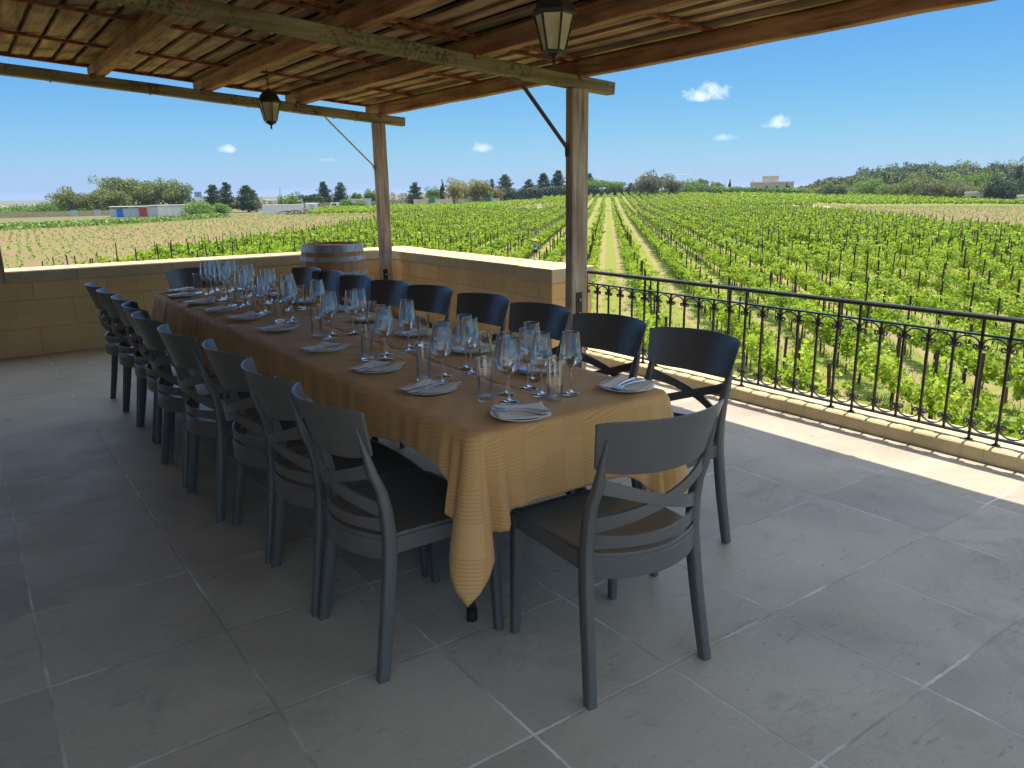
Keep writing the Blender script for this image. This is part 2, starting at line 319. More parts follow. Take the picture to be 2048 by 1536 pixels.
# ---------------------------------------------------------------- mesh helpers
def tag(o, label=None, cat=None, group=None, kind=None):
    for k, v in (('label', label), ('category', cat), ('group', group), ('kind', kind)):
        if v: o[k] = v
    return o
def empty(name, loc=(0, 0, 0), rz=0, label=None, cat=None, group=None):
    o = bpy.data.objects.new(name, None); COL.objects.link(o); o.location = loc; o.rotation_euler = (0, 0, rz)
    o.empty_display_size = 0.1
    return tag(o, label, cat, group)
def npmesh(name, v, f, mat, parent=None, smooth=False, uv=None, k=None):
    """v (n,3) array, f list of tuples or (m,k) int array"""
    me = bpy.data.meshes.new(name); v = np.asarray(v, np.float32)
    if isinstance(f, np.ndarray):
        m, kk = f.shape
        me.vertices.add(len(v)); me.vertices.foreach_set('co', v.ravel())
        me.loops.add(m*kk); me.loops.foreach_set('vertex_index', f.astype(np.int32).ravel())
        me.polygons.add(m); me.polygons.foreach_set('loop_start', np.arange(0, m*kk, kk, dtype=np.int32))
        try: me.polygons.foreach_set('loop_total', np.full(m, kk, np.int32))
        except Exception: pass
        me.update(calc_edges=True)
    else:
        me.from_pydata([tuple(map(float, a)) for a in v], [], f); me.update()
    me.validate()
    if smooth: me.polygons.foreach_set('use_smooth', np.ones(len(me.polygons), bool))
    if uv is not None:
        ul = me.uv_layers.new(name='UVMap'); li = np.empty(len(me.loops), np.int32); me.loops.foreach_get('vertex_index', li)
        ul.data.foreach_set('uv', np.asarray(uv, np.float32)[li].ravel())
    me.materials.append(mat)
    o = bpy.data.objects.new(name, me); COL.objects.link(o)
    if parent: o.parent = parent
    return o
class MB:
    def __init__(s): s.v = []; s.f = []
    def add(s, v, f):
        b = len(s.v); s.v += [tuple(map(float, p)) for p in v]; s.f += [tuple(i+b for i in q) for q in f]; return s
    def box(s, lo, hi):
        x0, y0, z0 = lo; x1, y1, z1 = hi
        return s.add([(x0,y0,z0),(x1,y0,z0),(x1,y1,z0),(x0,y1,z0),(x0,y0,z1),(x1,y0,z1),(x1,y1,z1),(x0,y1,z1)],
            [(0,3,2,1),(4,5,6,7),(0,1,5,4),(1,2,6,5),(2,3,7,6),(3,0,4,7)])
    def sweep(s, pts, W, T, ws, ts, cap=True, bev=0.0):
        """section swept along pts; W, T unit vectors per point (or one), ws, ts half sizes per point (or one)"""
        n = len(pts)
        if not isinstance(W, list): W = [W]*n
        if not isinstance(T, list): T = [T]*n
        if not isinstance(ws, list): ws = [ws]*n
        if not isinstance(ts, list): ts = [ts]*n
        v = []; 
        k = 8 if bev else 4
        for i in range(n):
            p = Vector(pts[i]); w = Vector(W[i])*ws[i]; t_ = Vector(T[i])*ts[i]
            if bev:
                a = 1-min(0.9, bev/max(ws[i], 1e-6)); b = 1-min(0.9, bev/max(ts[i], 1e-6))
                q = [(1,-b),(1,b),(a,1),(-a,1),(-1,b),(-1,-b),(-a,-1),(a,-1)]
            else: q = [(1,-1),(1,1),(-1,1),(-1,-1)]
            v += [p+w*x+t_*y for x, y in q]
        f = [(i*k+j, i*k+(j+1) % k, (i+1)*k+(j+1) % k, (i+1)*k+j) for i in range(n-1) for j in range(k)]
        if cap: f += [tuple(range(k-1, -1, -1)), tuple((n-1)*k+j for j in range(k))]
        return s.add(v, f)
    def tube(s, pts, r, n=8, cap=True):
        pts = [Vector(p) for p in pts]; m = len(pts)
        if not isinstance(r, (list, tuple)): r = [r]*m
        v = []; prev = None
        for i, p in enumerate(pts):
            d = (pts[min(i+1, m-1)]-pts[max(i-1, 0)])
            if d.length < 1e-9: d = Vector((0, 0, 1))
            d.normalize()
            if prev is None:
                a = Vector((0, 0, 1)) if abs(d.z) < 0.9 else Vector((1, 0, 0)); a = (a-d*a.dot(d)).normalized()
            else: a = (prev-d*prev.dot(d)).normalized()
            prev = a; b = d.cross(a)
            v += [p+(a*math.cos(2*math.pi*k/n)+b*math.sin(2*math.pi*k/n))*r[i] for k in range(n)]
        f = [(i*n+j, i*n+(j+1) % n, (i+1)*n+(j+1) % n, (i+1)*n+j) for i in range(m-1) for j in range(n)]
        if cap: f += [tuple(range(n-1, -1, -1)), tuple((m-1)*n+j for j in range(n))]
        return s.add(v, f)
    def lathe(s, prof, n=24, c=(0, 0, 0), ph=0):
        v = []; f = []; idx = []
        for r, z in prof:
            if r < 1e-6: idx.append([len(v)]*n); v.append((c[0], c[1], c[2]+z))
            else:
                idx.append(list(range(len(v), len(v)+n)))
                v += [(c[0]+r*math.cos(2*math.pi*k/n+ph), c[1]+r*math.sin(2*math.pi*k/n+ph), c[2]+z) for k in range(n)]
        for a, b in zip(idx, idx[1:]):
            for k in range(n):
                q = [a[k], a[(k+1) % n], b[(k+1) % n], b[k]]
                u = []
                for i in q:
                    if i not in u: u.append(i)
                if len(u) > 2: f.append(tuple(u))
        return s.add(v, f)
    def build(s, name, mat, parent=None, smooth=False):
        return npmesh(name, s.v, s.f, mat, parent, smooth)
def autosmooth(o, deg=40):
    me = o.data
    me.polygons.foreach_set('use_smooth', np.ones(len(me.polygons), bool))
    me.set_sharp_from_angle(angle=R_(deg)) if hasattr(me, 'set_sharp_from_angle') else None
    return o
def bevel(o, w=0.004, seg=2):
    m = o.modifiers.new('bevel', 'BEVEL'); m.width = w; m.segments = seg; m.limit_method = 'ANGLE'; m.angle_limit = R_(35); return o
def kids(o): return list(o.children)
def copy_tree(o, parent=None):
    c = o.copy(); COL.objects.link(c)
    if parent: c.parent = parent
    for ch in kids(o): copy_tree(ch, c)
    return c

# ================================================================ the terrace
floor = MB().box((-6.0, -7.0, -0.12), (4.315, 8.45, 0.0)).build('terrace_floor', M['floor']); tag(floor, kind='structure')
base = MB().box((-6.0, -7.0, -3.2), (4.62, 8.92, -0.124)).build('terrace_base', M['wall']); tag(base, kind='structure')
# kerb that carries the railing
k = MB(); n = 60; ys = [-6+(5.235+6)*i/n for i in range(n+1)]
for i in range(n+1):
    pass
kv = []
for y in ys:
    j1 = rnd.uniform(-.002, .002); kv += [(4.317, y, -0.02), (4.317+j1, y, 0.074+j1), (4.326, y, 0.083+j1*.6), (4.62, y, 0.083), (4.62, y, -0.122)]
kf = [(i*5+j, i*5+j+1, (i+1)*5+j+1, (i+1)*5+j) for i in range(n) for j in range(4)] + [(4, 3, 2, 1, 0), tuple(n*5+j for j in range(5))]
o = npmesh('kerb', kv, kf, M['kerb']); tag(o, 'low cream stone kerb with the black railing on it', 'kerb')
# parapets
def parapet(lo, hi, label, cope_lo, cope_hi, zc=0.685):
    r = empty('parapet_wall', ((lo[0]+hi[0])/2, (lo[1]+hi[1])/2, 0), 0, label, 'wall')
    inv = Matrix.Translation(-r.location)
    w = MB().box((lo[0], lo[1], -0.12), (hi[0], hi[1], zc)).build('wall', M['wall'], r); w.matrix_parent_inverse = inv
    c = MB().box((cope_lo[0], cope_lo[1], zc+0.002), (cope_hi[0], cope_hi[1], 0.788)).build('coping', M['cope'], r); c.matrix_parent_inverse = inv; bevel(c, 0.006)
    return r
parapet((-6.0, 8.45), (4.66, 8.93), 'long limestone parapet wall behind the far end of the table', (-6.0, 8.435), (4.67, 8.94))
parapet((4.2, 5.74), (4.62, 8.447), 'limestone parapet wall along the right side between the two pergola posts', (4.185, 5.735), (4.63, 8.432))
r = empty('stone_pillar', (4.39, 5.49, 0), 0, 'square limestone end pillar with cap beside the railing', 'pillar')
for nm, lo, hi, m in (('shaft', (4.165, 5.255, 0.0), (4.625, 5.72, 0.665), M['wall']), ('cap', (4.15, 5.238, 0.667), (4.64, 5.733, 0.79), M['cope'])):
    p = MB().box(lo, hi).build(nm, m, r); p.matrix_parent_inverse = Matrix.Translation(-r.location); bevel(p, 0.006)
# unseen house wall the pergola leans on, set and tinted to shape the shade
r = empty('unseen_house_wall', (-2.7, 0, 0), 0, 'unseen limestone house wall added at the inner side of the terrace', 'building')
p = MB().box((-2.9, 0.3, -0.12), (-2.6, 8.44, 3.6)).build('wall', M['house'], r); p.matrix_parent_inverse = Matrix.Translation(-r.location)

# ================================================================ pergola
def zt(x): return 2.592-0.0765*x          # top of the sloping beams
perg = empty('pergola', (0, 0, 0), 0, 'weathered timber pergola with plank roof over the terrace', 'pergola')
def sbar(name, mat, p0, p1, w, h, up=(0, 0, 1), bv=0.006, seg=14, jit=0.002):
    p0, p1 = Vector(p0), Vector(p1); d = (p1-p0).normalized(); u = Vector(up); u = (u-d*u.dot(d)).normalized(); s_ = d.cross(u)
    pts = []
    for i in range(seg+1):
        q = p0+(p1-p0)*i/seg; pts.append(q+s_*rnd.uniform(-jit, jit)+u*rnd.uniform(-jit, jit))
    o = MB().sweep(pts, s_, u, w/2, h/2, bev=bv).build(name, mat, perg); return o
bh = 0.092
for Y, x1, w in ((4.775, 4.375, 0.095), (8.15, 4.33, 0.095), (0.95, 4.37, 0.095)):
    x0 = -2.59
    sbar('beam', M['beam'], (x0, Y, zt(x0)-bh/2), (x1, Y, zt(x1)-bh/2), w, bh, seg=24)
RH = 0.118; RY0 = -0.06
XR = [4.085, 3.155, 2.225, 1.295, 0.365, -0.565, -1.495, -2.425]
for x in XR:
    sbar('rafter', M['rafter'], (x, RY0, zt(x)+RH/2+0.001), (x, 8.50, zt(x)+RH/2+0.001), 0.088, RH, seg=30, jit=0.003)
def ztt(x, o_): return zt(x)+RH+o_
YB = [8.555, 7.42, 6.22, 4.98, 4.80, 3.55, 2.3, 1.05, 0.05]
for Y in YB:
    sbar('batten', M['rust'], (-2.58, Y, ztt(-2.58, 0.0135)), (4.50, Y+rnd.uniform(-.02, .02), ztt(4.50, 0.0135)), 0.034, 0.022, seg=40, jit=0.0025, bv=0.003)
xs = 4.52
while xs > -2.42:
    w = rnd.uniform(0.158, 0.178); xa = xs-w
    cut = rnd.choice([1.05, 2.3, 3.55, 4.98])
    for y0, y1 in ((RY0-.05, cut-0.003), (cut+0.003, 8.583)):
        # slightly cupped rough board, its edges overlapping the next
        tilt = rnd.uniform(0.012, 0.024); seg = 26; v = []; f = []
        for i in range(seg+1):
            y = y0+(y1-y0)*i/seg; a = rnd.uniform(-.002, .002); e0 = rnd.uniform(-.004, .004); e1 = rnd.uniform(-.004, .004)
            zl = ztt(xa, 0.027)+a; zr = ztt(xs, 0.030)+tilt+a
            v += [(xa+0.004+e0, y, zl), (xs-0.022+e1, y, zr), (xs-0.022+e1, y, zr+0.022), (xa+0.004+e0, y, zl+0.022)]
        f = [(i*4+j, i*4+(j+1) % 4, (i+1)*4+(j+1) % 4, (i+1)*4+j) for i in range(seg) for j in range(4)]+[(3, 2, 1, 0), tuple(seg*4+j for j in range(4))]
        npmesh('roof_board', v, f, M['board'], perg)
    xs -= w
# sheet added on top of the boards to keep light out and gaps dark
sh = MB(); sh.add([(-2.59, RY0-.06, ztt(-2.59, 0.085)), (4.50, RY0-.06, ztt(4.5, 0.085)), (4.50, 8.58, ztt(4.5, 0.085)), (-2.59, 8.58, ztt(-2.59, 0.085)),
    (-2.59, RY0-.06, ztt(-2.59, 0.092)), (4.50, RY0-.06, ztt(4.5, 0.092)), (4.50, 8.58, ztt(4.5, 0.092)), (-2.59, 8.58, ztt(-2.59, 0.092))],
    [(0,3,2,1),(4,5,6,7),(0,1,5,4),(1,2,6,5),(2,3,7,6),(3,0,4,7)]); sh.build('light_block_sheet', M['brown_iron'], perg)
sh = MB(); sh.add([(-2.59, 8.585, ztt(-2.59, 0.012)), (4.52, 8.585, ztt(4.52, 0.012)), (4.52, 8.585, ztt(4.52, 0.098)), (-2.59, 8.585, ztt(-2.59, 0.098)),
    (-2.59, 8.61, ztt(-2.59, 0.012)), (4.52, 8.61, ztt(4.52, 0.012)), (4.52, 8.61, ztt(4.52, 0.098)), (-2.59, 8.61, ztt(-2.59, 0.098))],
    [(0,1,2,3),(7,6,5,4),(0,4,5,1),(1,5,6,2),(2,6,7,3),(3,7,4,0)]); sh.build('edge_board', M['rust'], perg)
def post(x0, x1, y0, y1, z0=0.0, bow=0.0, lbl=None, top=None):
    n = 14; v = []
    pts = []
    zt_ = zt((x0+x1)/2)-bh-0.001 if top is None else top
    for i in range(n+1):
        z = z0+(zt_-z0)*i/n; pts.append(((x0+x1)/2+bow*math.sin(math.pi*i/n)+rnd.uniform(-.0015, .0015), (y0+y1)/2, z))
    o = MB().sweep(pts, (1, 0, 0), (0, 1, 0), (x1-x0)/2, (y1-y0)/2, bev=0.007).build('post', M['post'], perg)
    if lbl: o['label'] = lbl
    return o
pn = post(3.95, 4.115, 4.73, 4.815, lbl='stout grey brown post beside the railing')
pf = post(3.95, 4.083, 8.10, 8.19, bow=0.006, lbl='slimmer knotty brown post in the far corner')
post(0.19, 0.341, 8.431, 8.53, z0=0.69, top=zt(.27)+.0)
post(3.95, 4.115, 0.905, 0.99); post(-0.1+0.25, 0.30, 4.73, 4.815) if False else None
# iron strap at the foot of each post, with bolts
def strap(x, y, z1, par):
    s_ = MB().box((x-.028, y-.007, 0.02), (x+.028, y-.001, z1)); s_ = s_.build('strap', M['iron'], par)
    b_ = MB()
    for z in (z1-.06, z1-.17): b_.tube([(x, y-.020, z), (x, y-.006, z)], 0.010, 8)
    b_.build('bolt', M['galv'], s_)
strap(4.028, 4.73, 0.652, pn); strap(3.985, 8.10, 0.60, pf)
# diagonal braces
o = MB().sweep([(3.43, 4.79, zt(3.43)-bh+.0), (3.52, 4.79, 2.200), (3.945, 4.79, 1.765), (3.948, 4.79, 1.70)], [Vector((0, 1, 0))]*4,
    [Vector((.1, 0, 1)).normalized(), Vector((.5, 0, .8)).normalized(), Vector((.8, 0, .6)).normalized(), Vector((1, 0, 0))], 0.02, 0.005).build('brace', M['brown_iron'], perg)
o = MB().sweep([(3.40, 8.155, zt(3.40)-bh), (3.46, 8.155, 2.180), (3.93, 8.155, 1.745), (3.948, 8.155, 1.69)], [Vector((0, 1, 0))]*4,
    [Vector((.1, 0, 1)).normalized(), Vector((.5, 0, .8)).normalized(), Vector((.8, 0, .6)).normalized(), Vector((1, 0, 0))], 0.016, 0.004).build('brace', M['galv'], perg)
# rusty angle brackets with bolts where the rafters meet the beams
for Y in (4.725, 8.10):
    for x in XR[:5]:
        for sx in (-1,):
            xa = x+sx*0.052
            q = MB().box((xa-.030, Y-.006, zt(xa)-0.035), (xa+.012, Y-.001, zt(xa)+0.012)); q = q.build('bracket', M['rust'], perg)
            MB().tube([(xa-.008, Y-.016, zt(xa)-.014), (xa-.008, Y-.006, zt(xa)-.014)], 0.008, 8).build('bolt', M['galv'], q)
# bolts under the far and near beams
for Y in (4.775, 8.15):
    for x in (0.9, 1.7, 2.6, 3.5, 3.75):
        MB().tube([(x, Y, zt(x)-bh-.012), (x, Y, zt(x)-bh+.001)], 0.009, 8).build('bolt', M['galv'], perg)

# ================================================================ railing
XF = 4.41
rail = empty('railing', (XF, 2.0, 0.083), 0, 'black wrought iron railing with scrollwork on the stone kerb', 'railing')
RI = Matrix.Translation(-rail.location)
def rpart(mb, name, mat, smooth=False):
    o = mb.build(name, mat, rail, smooth); o.matrix_parent_inverse = RI; return o
Y0, Y1 = -5.9, 5.23
o = rpart(MB().sweep([(XF, Y0+(Y1-Y0)*i/20, 0.765) for i in range(21)], (1, 0, 0), (0, 0, 1), 0.022, 0.013, bev=0.008), 'handrail', M['iron'])
rpart(MB().sweep([(XF, Y0, 0.668), (XF, Y1, 0.668)], (1, 0, 0), (0, 0, 1), 0.014, 0.005), 'middle_rail', M['iron'])
rpart(MB().sweep([(XF, Y0, 0.118), (XF, Y1, 0.118)], (1, 0, 0), (0, 0, 1), 0.014, 0.006), 'bottom_rail', M['iron'])
def spiral(c, r0, a0, turns, sgn, n=14):
    return [(c[0]+r0*(1-0.72*i/n)*math.cos(a0+sgn*turns*2*math.pi*i/n), c[1]+r0*(1-0.72*i/n)*math.sin(a0+sgn*turns*2*math.pi*i/n)) for i in range(n+1)]
PB = 0.1401; HB = PB/2
def scroll_pts():
    # arch in (y, z): volutes at both ends curling outwards-in, apex at z = 0
    rr = 0.0175; cx = HB-0.006-rr-0.002; cz = -0.058
    right = spiral((cx, cz), rr, 0.0, 1.15, -1)        # starts at the outer side and curls in
    arch = []
    for i in range(13):
        a = math.pi*i/12; arch.append((-(cx+rr)*math.cos(a), cz+ (0.052)*math.sin(a)**0.8 if math.sin(a) > 1e-6 else cz))
    left = [(-y, z) for y, z in right]
    return left[::-1]+arch[1:-1]+right
sp = scroll_pts()
def scroll_mesh(sgn):
    m = MB(); P3 = [(0, y, sgn*z) for y, z in sp]
    pts = [Vector(p) for p in P3]; T = []
    for i in range(len(pts)):
        d = pts[min(i+1, len(pts)-1)]-pts[max(i-1, 0)]; d.normalize(); T.append(Vector((1, 0, 0)).cross(d))
    m.sweep(pts, Vector((1, 0, 0)), T, 0.006, 0.0032); return m
upm = dnm = barm = None
nb = 0; Yb = 1.715-6*PB*5+0
bars = []
i = -int((1.715-Y0)/PB)
while 1.715+i*PB < Y1-0.02:
    bars.append((i, 1.715+i*PB)); i += 1
tall = None; shortm = None
def rcopy(src, loc):
    c = src.copy(); COL.objects.link(c); c.parent = rail; c.matrix_parent_inverse = RI; c.location = loc; return c
for i, y in bars:
    if i % 6 in (0, 1):
        if tall is None:
            m = MB().box((-.0065, -.0065, 0.083), (.0065, .0065, 0.754)); m.lathe([(0, .083), (.022, .083), (.020, .088), (.009, .092), (0, .092)], 12)
            tall = rpart(m, 'standard', M['bar']); tall.location = (XF, y, 0)
        else: rcopy(tall, (XF, y, 0))
    else:
        if shortm is None:
            m = MB().box((-.0062, -.0062, 0.112), (.0062, .0062, 0.664))
            shortm = rpart(m, 'baluster', M['bar']); shortm.location = (XF, y, 0)
        else: rcopy(shortm, (XF, y, 0))
bvis = [b for b in bars if b[1] > -0.6]
for i, y in bvis:
    if upm is None:
        upm = rpart(scroll_mesh(1), 'upper_scroll', M['iron']); upm.location = (XF, y+HB, 0.661)
        dnm = rpart(scroll_mesh(-1), 'lower_scroll', M['iron']); dnm.location = (XF, y+HB, 0.126)
    elif y+PB < Y1: rcopy(upm, (XF, y+HB, 0.661)); rcopy(dnm, (XF, y+HB, 0.126))

# ================================================================ chairs
def prof_y(z):   # side profile of the rear posts
    P_ = [(0, -.002), (.15, .022), (.30, .045), (.43, .058), (.52, .055), (.62, .036), (.72, .008), (.80, -.018), (.87, -.042)]
    for (a, ya), (b, yb) in zip(P_, P_[1:]):
        if z <= b: s_ = (z-a)/(b-a); return ya+(yb-ya)*s_
    return P_[-1][1]
def prof_x(z):
    P_ = [(0, .226), (.20, .213), (.43, .203), (.60, .199), (.80, .203), (.87, .205)]
    for (a, ya), (b, yb) in zip(P_, P_[1:]):
        if z <= b: s_ = (z-a)/(b-a); return ya+(yb-ya)*s_
    return P_[-1][1]
BULGE = 0.080
def back_y(x, z, hw=0.215): return prof_y(z)+0.006-BULGE*(1-min(1.15, (abs(x)/hw))**2)
def chair_proto():
    r = empty('dining_chair')
    pm = M['plastic']
    # backrest panel
    nx, nz = 18, 6; v = []; f = []
    z0, z1 = 0.705, 0.862; th = 0.0085
    def hw(z): return 0.209+0.022*(z-z0)/(z1-z0)
    for side in (0, 1):
        for j in range(nz+1):
            z = z0+(z1-z0)*j/nz
            for i in range(nx+1):
                u = -1+2*i/nx; h_ = hw(z); x = u*h_
                zz = z
                if j == 0: zz = z+0.012*abs(u)**8 - 0.010*(1-u*u)
                if j == nz: zz = z-0.006*abs(u)**14+0.004*(1-u*u)
                y = back_y(x, zz, 0.225)+(th/2 if side else -th/2)+0.010
                v.append((x, y, zz))
    S = (nx+1)*(nz+1)
    for j in range(nz):
        for i in range(nx):
            a = j*(nx+1)+i; f.append((a, a+1, a+nx+2, a+nx+1)); f.append((S+a, S+a+nx+1, S+a+nx+2, S+a+1))
    for i in range(nx):
        f.append((i, S+i, S+i+1, i+1)); a = nz*(nx+1)+i; f.append((a, a+1, S+a+1, S+a))
    for j in range(nz):
        a = j*(nx+1); f.append((a, a+nx+1, S+a+nx+1, S+a)); a += nx; f.append((a, S+a, S+a+nx+1, a+nx+1))
    o = npmesh('backrest', v, f, pm, r); autosmooth(o, 50); bevel(o, 0.0025, 2)
    # rear legs that run up behind the panel and taper to a fin
    for sx in (-1, 1):
        pts = []; ws = []; ts = []
        for z in (0, .08, .16, .24, .32, .38, .43, .48, .54, .60, .66, .71, .75, .785, .81):
            x = prof_x(z)*sx; y = prof_y(z)
            w = .0155; t_ = .0205
            if z > .43: t_ = .0205-.006*(z-.43)/.2
            if z < .3: t_ = .0175+.003*z/.3
            if z > .62:
                q = (z-.62)/.19; t_ = .0145*(1-q)+.003; w = .0155*(1-q)+.0035; y = y-0.006+0.004*q-.004; x = x-sx*0.004
            pts.append((x, y, z)); ws.append(w); ts.append(t_)
        o = MB().sweep(pts, Vector((1, 0, 0)), Vector((0, 1, 0)), ws, ts, bev=0.004).build('leg', pm, r); autosmooth(o, 50)
    # front legs
    for sx in (-1, 1):
        pts = [(sx*(.208-.010*q), .447-.012*q, .435*q) for q in (0, .25, .5, .75, 1)]
        o = MB().sweep(pts, Vector((1, 0, 0)), Vector((0, 1, 0)), [.0135, .015, .017, .0185, .020], [.0135, .015, .017, .0185, .020], bev=0.004).build('leg', pm, r); autosmooth(o, 50)
    # seat: dished slab with a deep rear apron that bows outwards
    nx, ny = 14, 14; v = []; f = []
    def seat_pt(u, w_):
        hwid = .200+.014*w_; x = u*hwid
        yb = .045-0.072*(1-u*u); yf = .462-0.010*(u*u); y = yb+(yf-yb)*w_
        z = .455-.011*(1-u*u)*math.sin(math.pi*min(1, w_*1.05))**.8 if w_ < .95 else .455
        if w_ > .93: z -= .012*((w_-.93)/.07)**2
        return x, y, z
    for side in (0, 1):
        for j in range(ny+1):
            for i in range(nx+1):
                x, y, z = seat_pt(-1+2*i/nx, j/ny); v.append((x, y, z-(0.016 if side else 0)))
    S = (nx+1)*(ny+1)
    for j in range(ny):
        for i in range(nx):
            a = j*(nx+1)+i; f.append((a, a+1, a+nx+2, a+nx+1)); f.append((S+a, S+a+nx+1, S+a+nx+2, S+a+1))
    for i in range(nx):
        f.append((i, S+i, S+i+1, i+1)); a = ny*(nx+1)+i; f.append((a, a+1, S+a+1, S+a))
    for j in range(ny):
        a = j*(nx+1); f.append((a, a+nx+1, S+a+nx+1, S+a)); a += nx; f.append((a, S+a, S+a+nx+1, a+nx+1))
    m = MB().add(v, f)
    o = m.build('seat', pm, r); autosmooth(o, 40); bevel(o, 0.003, 2)
    # frame below the seat
    m = MB()
    for sx in (-1, 1): m.sweep([(sx*.202, .06, .418), (sx*.209, .43, .418)], Vector((1, 0, 0)), Vector((0, 0, 1)), .008, .026, bev=.003)
    m.sweep([(-.19, .447, .418), (.19, .447, .418)], Vector((0, 1, 0)), Vector((0, 0, 1)), .007, .022, bev=.003)
    pts = [(x, .047-0.072*(1-(x/.2)**2), .410) for x in [-.2+.4*i/16 for i in range(17)]]
    m.sweep(pts, Vector((0, 1, 0)), Vector((0, 0, 1)), .006, .032, bev=.0015)
    o = m.build('seat_frame', pm, r); autosmooth(o, 28)
    # crossed straps and lower rail of the back
    def strap_(xa, za, xb, zb, hh):
        pts = []; n_ = 16
        for i in range(n_+1):
            s_ = i/n_; x = xa+(xb-xa)*s_; z = za+(zb-za)*s_
            pts.append((x, back_y(x, z, 0.205)-.004, z))
        return MB().sweep(pts, Vector((0, 1, 0)), Vector((0, 0, 1)), .0048, [hh*(1+.35*abs(2*i/n_-1)**3) for i in range(n_+1)], bev=.0008)
    for args in ((-.197, .668, .197, .535, .0180), (.197, .668, -.197, .535, .0180)):
        o = strap_(*args).build('cross_strap', pm, r); autosmooth(o, 28)
    o = strap_(-.197, .487, .197, .487, .0170).build('lower_rail', pm, r); autosmooth(o, 28)
    return r
ch0 = chair_proto(); used = False
ORD = ['first', 'second', 'third', 'fourth', 'fifth', 'sixth', 'seventh', 'eighth', 'ninth', 'tenth']
def chair(x, y, rz, label, group):
    global used
    c = copy_tree(ch0) if used else ch0
    used = True; c.location = (x, y, 0); c.rotation_euler = (0, 0, rz); tag(c, label, 'chair', group); return c
# head of the table, nearest the viewer (faces +y)
chair(1.522, 1.443, R_(-4.5), 'charcoal plastic chair alone at the near head of the table, its back towards us', 'dining chairs round the long table')
LY = [2.160, 2.650, 3.150, 3.690, 4.235, 4.690, 5.100, 5.545, 6.000]
LX = [.872, .862, .858, .800, .785, .815, .825, .808, .800]
LR = [1, -1, 0, 2, 1, -2, 1, 0, 1]
for i, (x, y, a) in enumerate(zip(LX, LY, LR)):
    lb = 'charcoal plastic chair, %s in the left row counting from the near corner' % ORD[i] if i else 'charcoal plastic chair at the near end of the left row'
    if i == 8: lb = 'charcoal plastic chair at the far end of the left row, by the parapet'
    chair(x-0.005, y-.005, R_(-90+a), lb, 'dining chairs round the long table')
RYn = [1.924, 2.448, 2.961, 3.497, 4.066, 4.502, 4.961, 5.45, 5.823]
RXn = [2.468, 2.474, 2.453, 2.461, 2.439, 2.368, 2.327, 2.32, 2.29]
RRt = [5, 6, 5, 7, 8, 6, 5, 7, 7]
for i, (x, y, a) in enumerate(zip(RXn, RYn, RRt)):
    lb = 'dark chair, %s in the right row counting from the railing end' % ORD[i] if i else 'dark chair at the near end of the right row, beside the railing'
    if i == 8: lb = 'dark chair at the far end of the right row, in front of the barrel'
    th = R_(90+a); hx, hy = math.cos(th), math.sin(th)
    # near top corner sits at local (-0.23, -0.01)
    lx, ly = -0.228, -0.008
    if True:
        gx = lx*math.cos(th)-ly*math.sin(th); gy = lx*math.sin(th)+ly*math.cos(th)
    chair(x-gx-0.0, y-gy, th, lb, 'dining chairs round the long table')
chair(1.585, 6.72, R_(180+2), 'dark chair at the far head of the table against the parapet', 'dining chairs round the long table')

# ================================================================ tables and cloths
TX0, TX1 = 1.165, 1.985; TZ = 0.742
def table(y0, y1, label):
    cx, cy = (TX0+TX1)/2, (y0+y1)/2
    r = empty('folding_table', (cx, cy, 0), 0, label, 'table', 'folding tables under the cloths')
    hx, hy = (TX1-TX0)/2-0.012, (y1-y0)/2-0.012
    o = MB().box((-hx, -hy, TZ-.045), (hx, hy, TZ-.004)).build('tabletop', M['table_top'], r); bevel(o, .01)
    for sy in (-1, 1):
        yy = sy*(hy-0.20); fr = MB(); 
        for sx in (-1, 1):
            xf = sx*0.300
            pts = [(sx*.165, yy, .69), (sx*.165, yy, .50), (sx*.175, yy, .42), (sx*.215, yy, .34), (sx*.27, yy, .27), (sx*.293, yy, .19), (sx*.300, yy, .10), (sx*.300, yy, .03)]
            lg = MB().tube(pts, .0135, 12).build('leg', M['tube'], r, True)
            MB().lathe([(0, 0), (.019, 0), (.020, .006), (.018, .045), (0, .045)], 16, (xf, yy, 0)).build('rubber_foot', M['rubber'], lg)
        MB().tube([(-.165, yy, .52), (.165, yy, .52)], .011, 10).build('crossbar', M['tube'], r, True)
        MB().tube([(0, yy, .52), (0, yy-sy*.38, .69)], .009, 8).build('stay', M['tube'], r, True)
    return r
table(1.845, 4.28, 'near folding table with bent black tube legs under the pale gold cloth')
table(4.29, 6.19, 'far folding table hidden under the wrinkled gold cloth')

